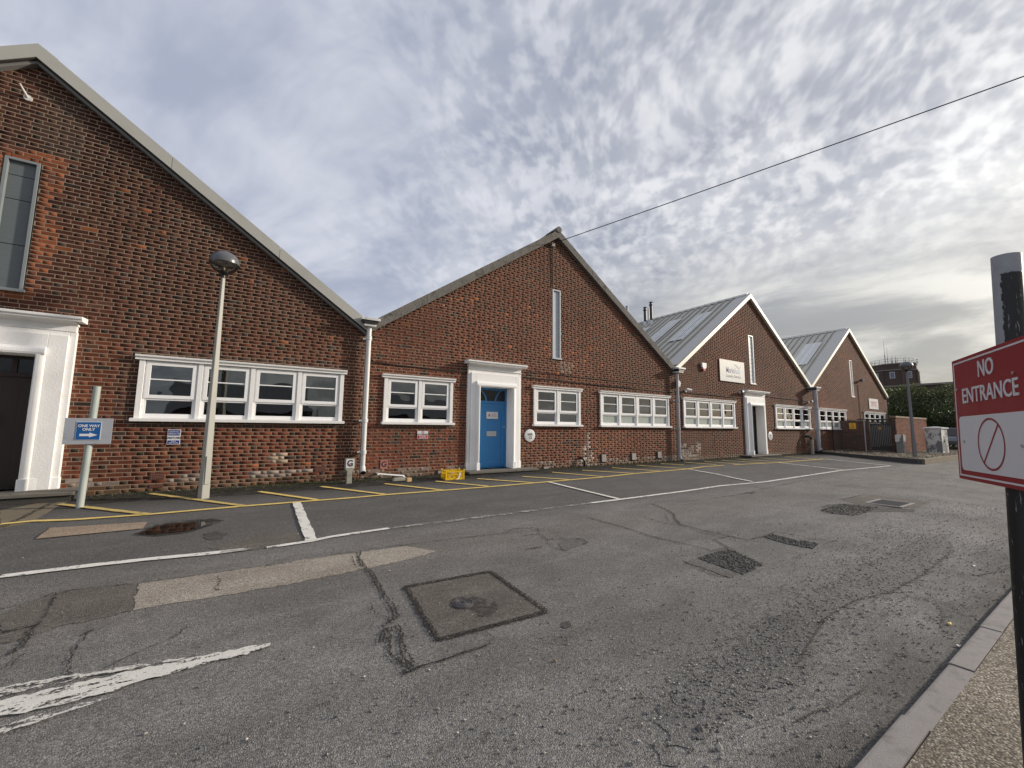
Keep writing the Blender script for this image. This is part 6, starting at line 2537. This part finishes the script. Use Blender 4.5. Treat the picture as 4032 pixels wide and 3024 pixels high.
pts = []
for poly, n in (([(5.056, -7.387), (4.836, -7.889), (4.350, -7.935), (4.348, -7.679), (4.389, -7.387)], 900), ([(6.019, -7.319), (6.278, -7.323), (6.282, -7.662), (6.396, -7.840), (6.032, -7.906), (5.956, -7.646)], 800), ([(8.874, -6.948), (9.622, -6.860), (10.099, -6.960), (10.323, -7.391), (9.576, -7.437), (8.873, -7.422), (8.716, -7.079)], 900)):
    xs_, ys_ = [q[0] for q in poly], [q[1] for q in poly]
    k = 0
    while k < n:
        x, y = pr.uniform(min(xs_), max(xs_)), pr.uniform(min(ys_), max(ys_))
        if in_poly(x, y, poly):
            pts.append((x, y, gz(y) + .004))
            k += 1
struct(stones('exposed_aggregate', pts, .006, .018, [(.065, .062, .058), (.11, .103, .095), (.16, .15, .135), (.045, .043, .04)], 21), 'stuff', 'dark coarse stone in the worn road repairs')

# moss and weeds along the foot of the wall
r_ = np.random.default_rng(12)
V, C = [], []
n = 0
for i in range(14000):
    x = r_.uniform(-2.8, 27.0)
    dens = .5 + .5 * math.sin(x * 1.7) * math.sin(x * .63 + 1)
    if r_.random() > dens * 1.1:
        continue
    y = -abs(r_.normal()) * .22 - .01
    if 4.8 < x < 7.2 or 19.2 < x < 22:
        continue
    h_ = r_.uniform(.008, .036) * max(.3, 1 + y * 1.5)
    w_ = r_.uniform(.006, .018)
    a = r_.random() * 6.28
    z = gz(y) + .003
    ca_, sa_ = math.cos(a) * w_, math.sin(a) * w_
    V += [(x - ca_, y - sa_, z), (x + sa_ * .8, y - ca_ * .8, z), (x + ca_, y + sa_, z), (x + r_.normal() * .006, y + r_.normal() * .006, z + h_)]
    g = r_.random()
    col = np.array((.045, .058, .014)) * (.5 + g) if g < .75 else np.array((.10, .085, .05)) * (.5 + g * .5)
    C += [col] * 4
    n += 1
Fc = np.array([(4 * i + a, 4 * i + b_, 4 * i + 3) for i in range(n) for a, b_ in ((0, 1), (1, 2), (2, 0))])
struct(mass('moss', np.array(V), Fc, np.array(C), M['moss']), 'stuff', 'moss and crumbs along the foot of the brick wall')
# crumbly mortar rubble at the foot of the nearest wall
pts = []
for i in range(900):
    x = pr.uniform(-3.0, 2.0) if i < 500 else pr.uniform(2.0, 14)
    y = -abs(pr.gauss(0, .10)) - .01
    pts.append((x, y, gz(y)))
struct(stones('wall_foot_rubble', pts, .004, .022, [(.10, .09, .07), (.2, .17, .13), (.06, .05, .04), (.32, .28, .23)], 15), 'stuff', 'crumbled mortar at the foot of the wall')

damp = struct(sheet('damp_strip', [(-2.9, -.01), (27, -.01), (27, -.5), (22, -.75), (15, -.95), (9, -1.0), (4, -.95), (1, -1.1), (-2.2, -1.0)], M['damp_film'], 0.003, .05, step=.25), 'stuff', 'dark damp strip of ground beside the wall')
struct(sheet('moss_strip', [(-2.6, -.02), (4.7, -.02), (4.7, -.4), (2, -.45), (.2, -.75), (-2.3, -.8)], M['moss_film'], 0.007, .05, step=.2), 'stuff', 'green moss film on the ground by the nearest wall')
struct(sheet('moss_strip', [(7.2, -.02), (19, -.02), (19, -.4), (14, -.5), (7.2, -.4)], M['moss_film'], 0.007, .05, step=.2), 'stuff', 'green moss film on the ground by the blue door unit')

# small litter on the road
def scrap(name, xy, pts, mat, label, cat, h_=.012):
    z = gz(xy[1]) + .004
    p = MB()
    k = len(pts)
    p.v = [(xy[0] + a, xy[1] + b_, z) for a, b_ in pts] + [(xy[0] + a * .9, xy[1] + b_ * .9, z + h_ * (1 if i % 2 else .55)) for i, (a, b_) in enumerate(pts)]
    p.f = [(i, (i + 1) % k, k + (i + 1) % k, k + i) for i in range(k)] + [tuple(range(k, 2 * k)), tuple(range(k - 1, -1, -1))]
    return tag(p.obj(name, mat), label, cat)


lf = simple('dry_leaf', (0.52, 0.40, 0.13), 0.6, var=0.15, scale=60)
scrap('fallen_leaf', (4.763, -9.32), [(-.035, -.006), (-.02, -.014), (.01, -.015), (.035, -.004), (.02, .008), (-.01, .009)], lf, 'dry yellow leaf on the road beside the kerb', 'leaf')
scrap('cigarette_end', (7.005, -9.11), [(-.03, -.006), (.03, -.008), (.032, .004), (-.028, .006)], M['litter'], 'white cigarette end on the road near the sign post', 'litter')
scrap('fallen_leaf', (1.713, -8.131), [(-.012, -.008), (.0, -.013), (.012, -.005), (.009, .008), (-.005, .01)], M['fillet'], 'small brown curled leaf on the open road', 'leaf')
scrap('paper_scrap', (4.346, -9.444), [(-.015, -.008), (.012, -.012), (.018, .006), (-.006, .012)], M['litter'], 'tiny white paper scrap against the kerb', 'litter')
scrap('cobble', (1.995, -8.955), [(-.022, -.012), (.0, -.02), (.02, -.01), (.018, .012), (-.012, .016)], M['patch_mid'], 'grey pebble lying on the road in the lower right', 'stone', .018)
scrap('cobble', (1.966, -9.073), [(-.018, -.010), (.0, -.016), (.018, -.008), (.015, .01), (-.01, .012)], M['stone'], 'pale pebble lying on the road near the bottom edge', 'stone', .016)
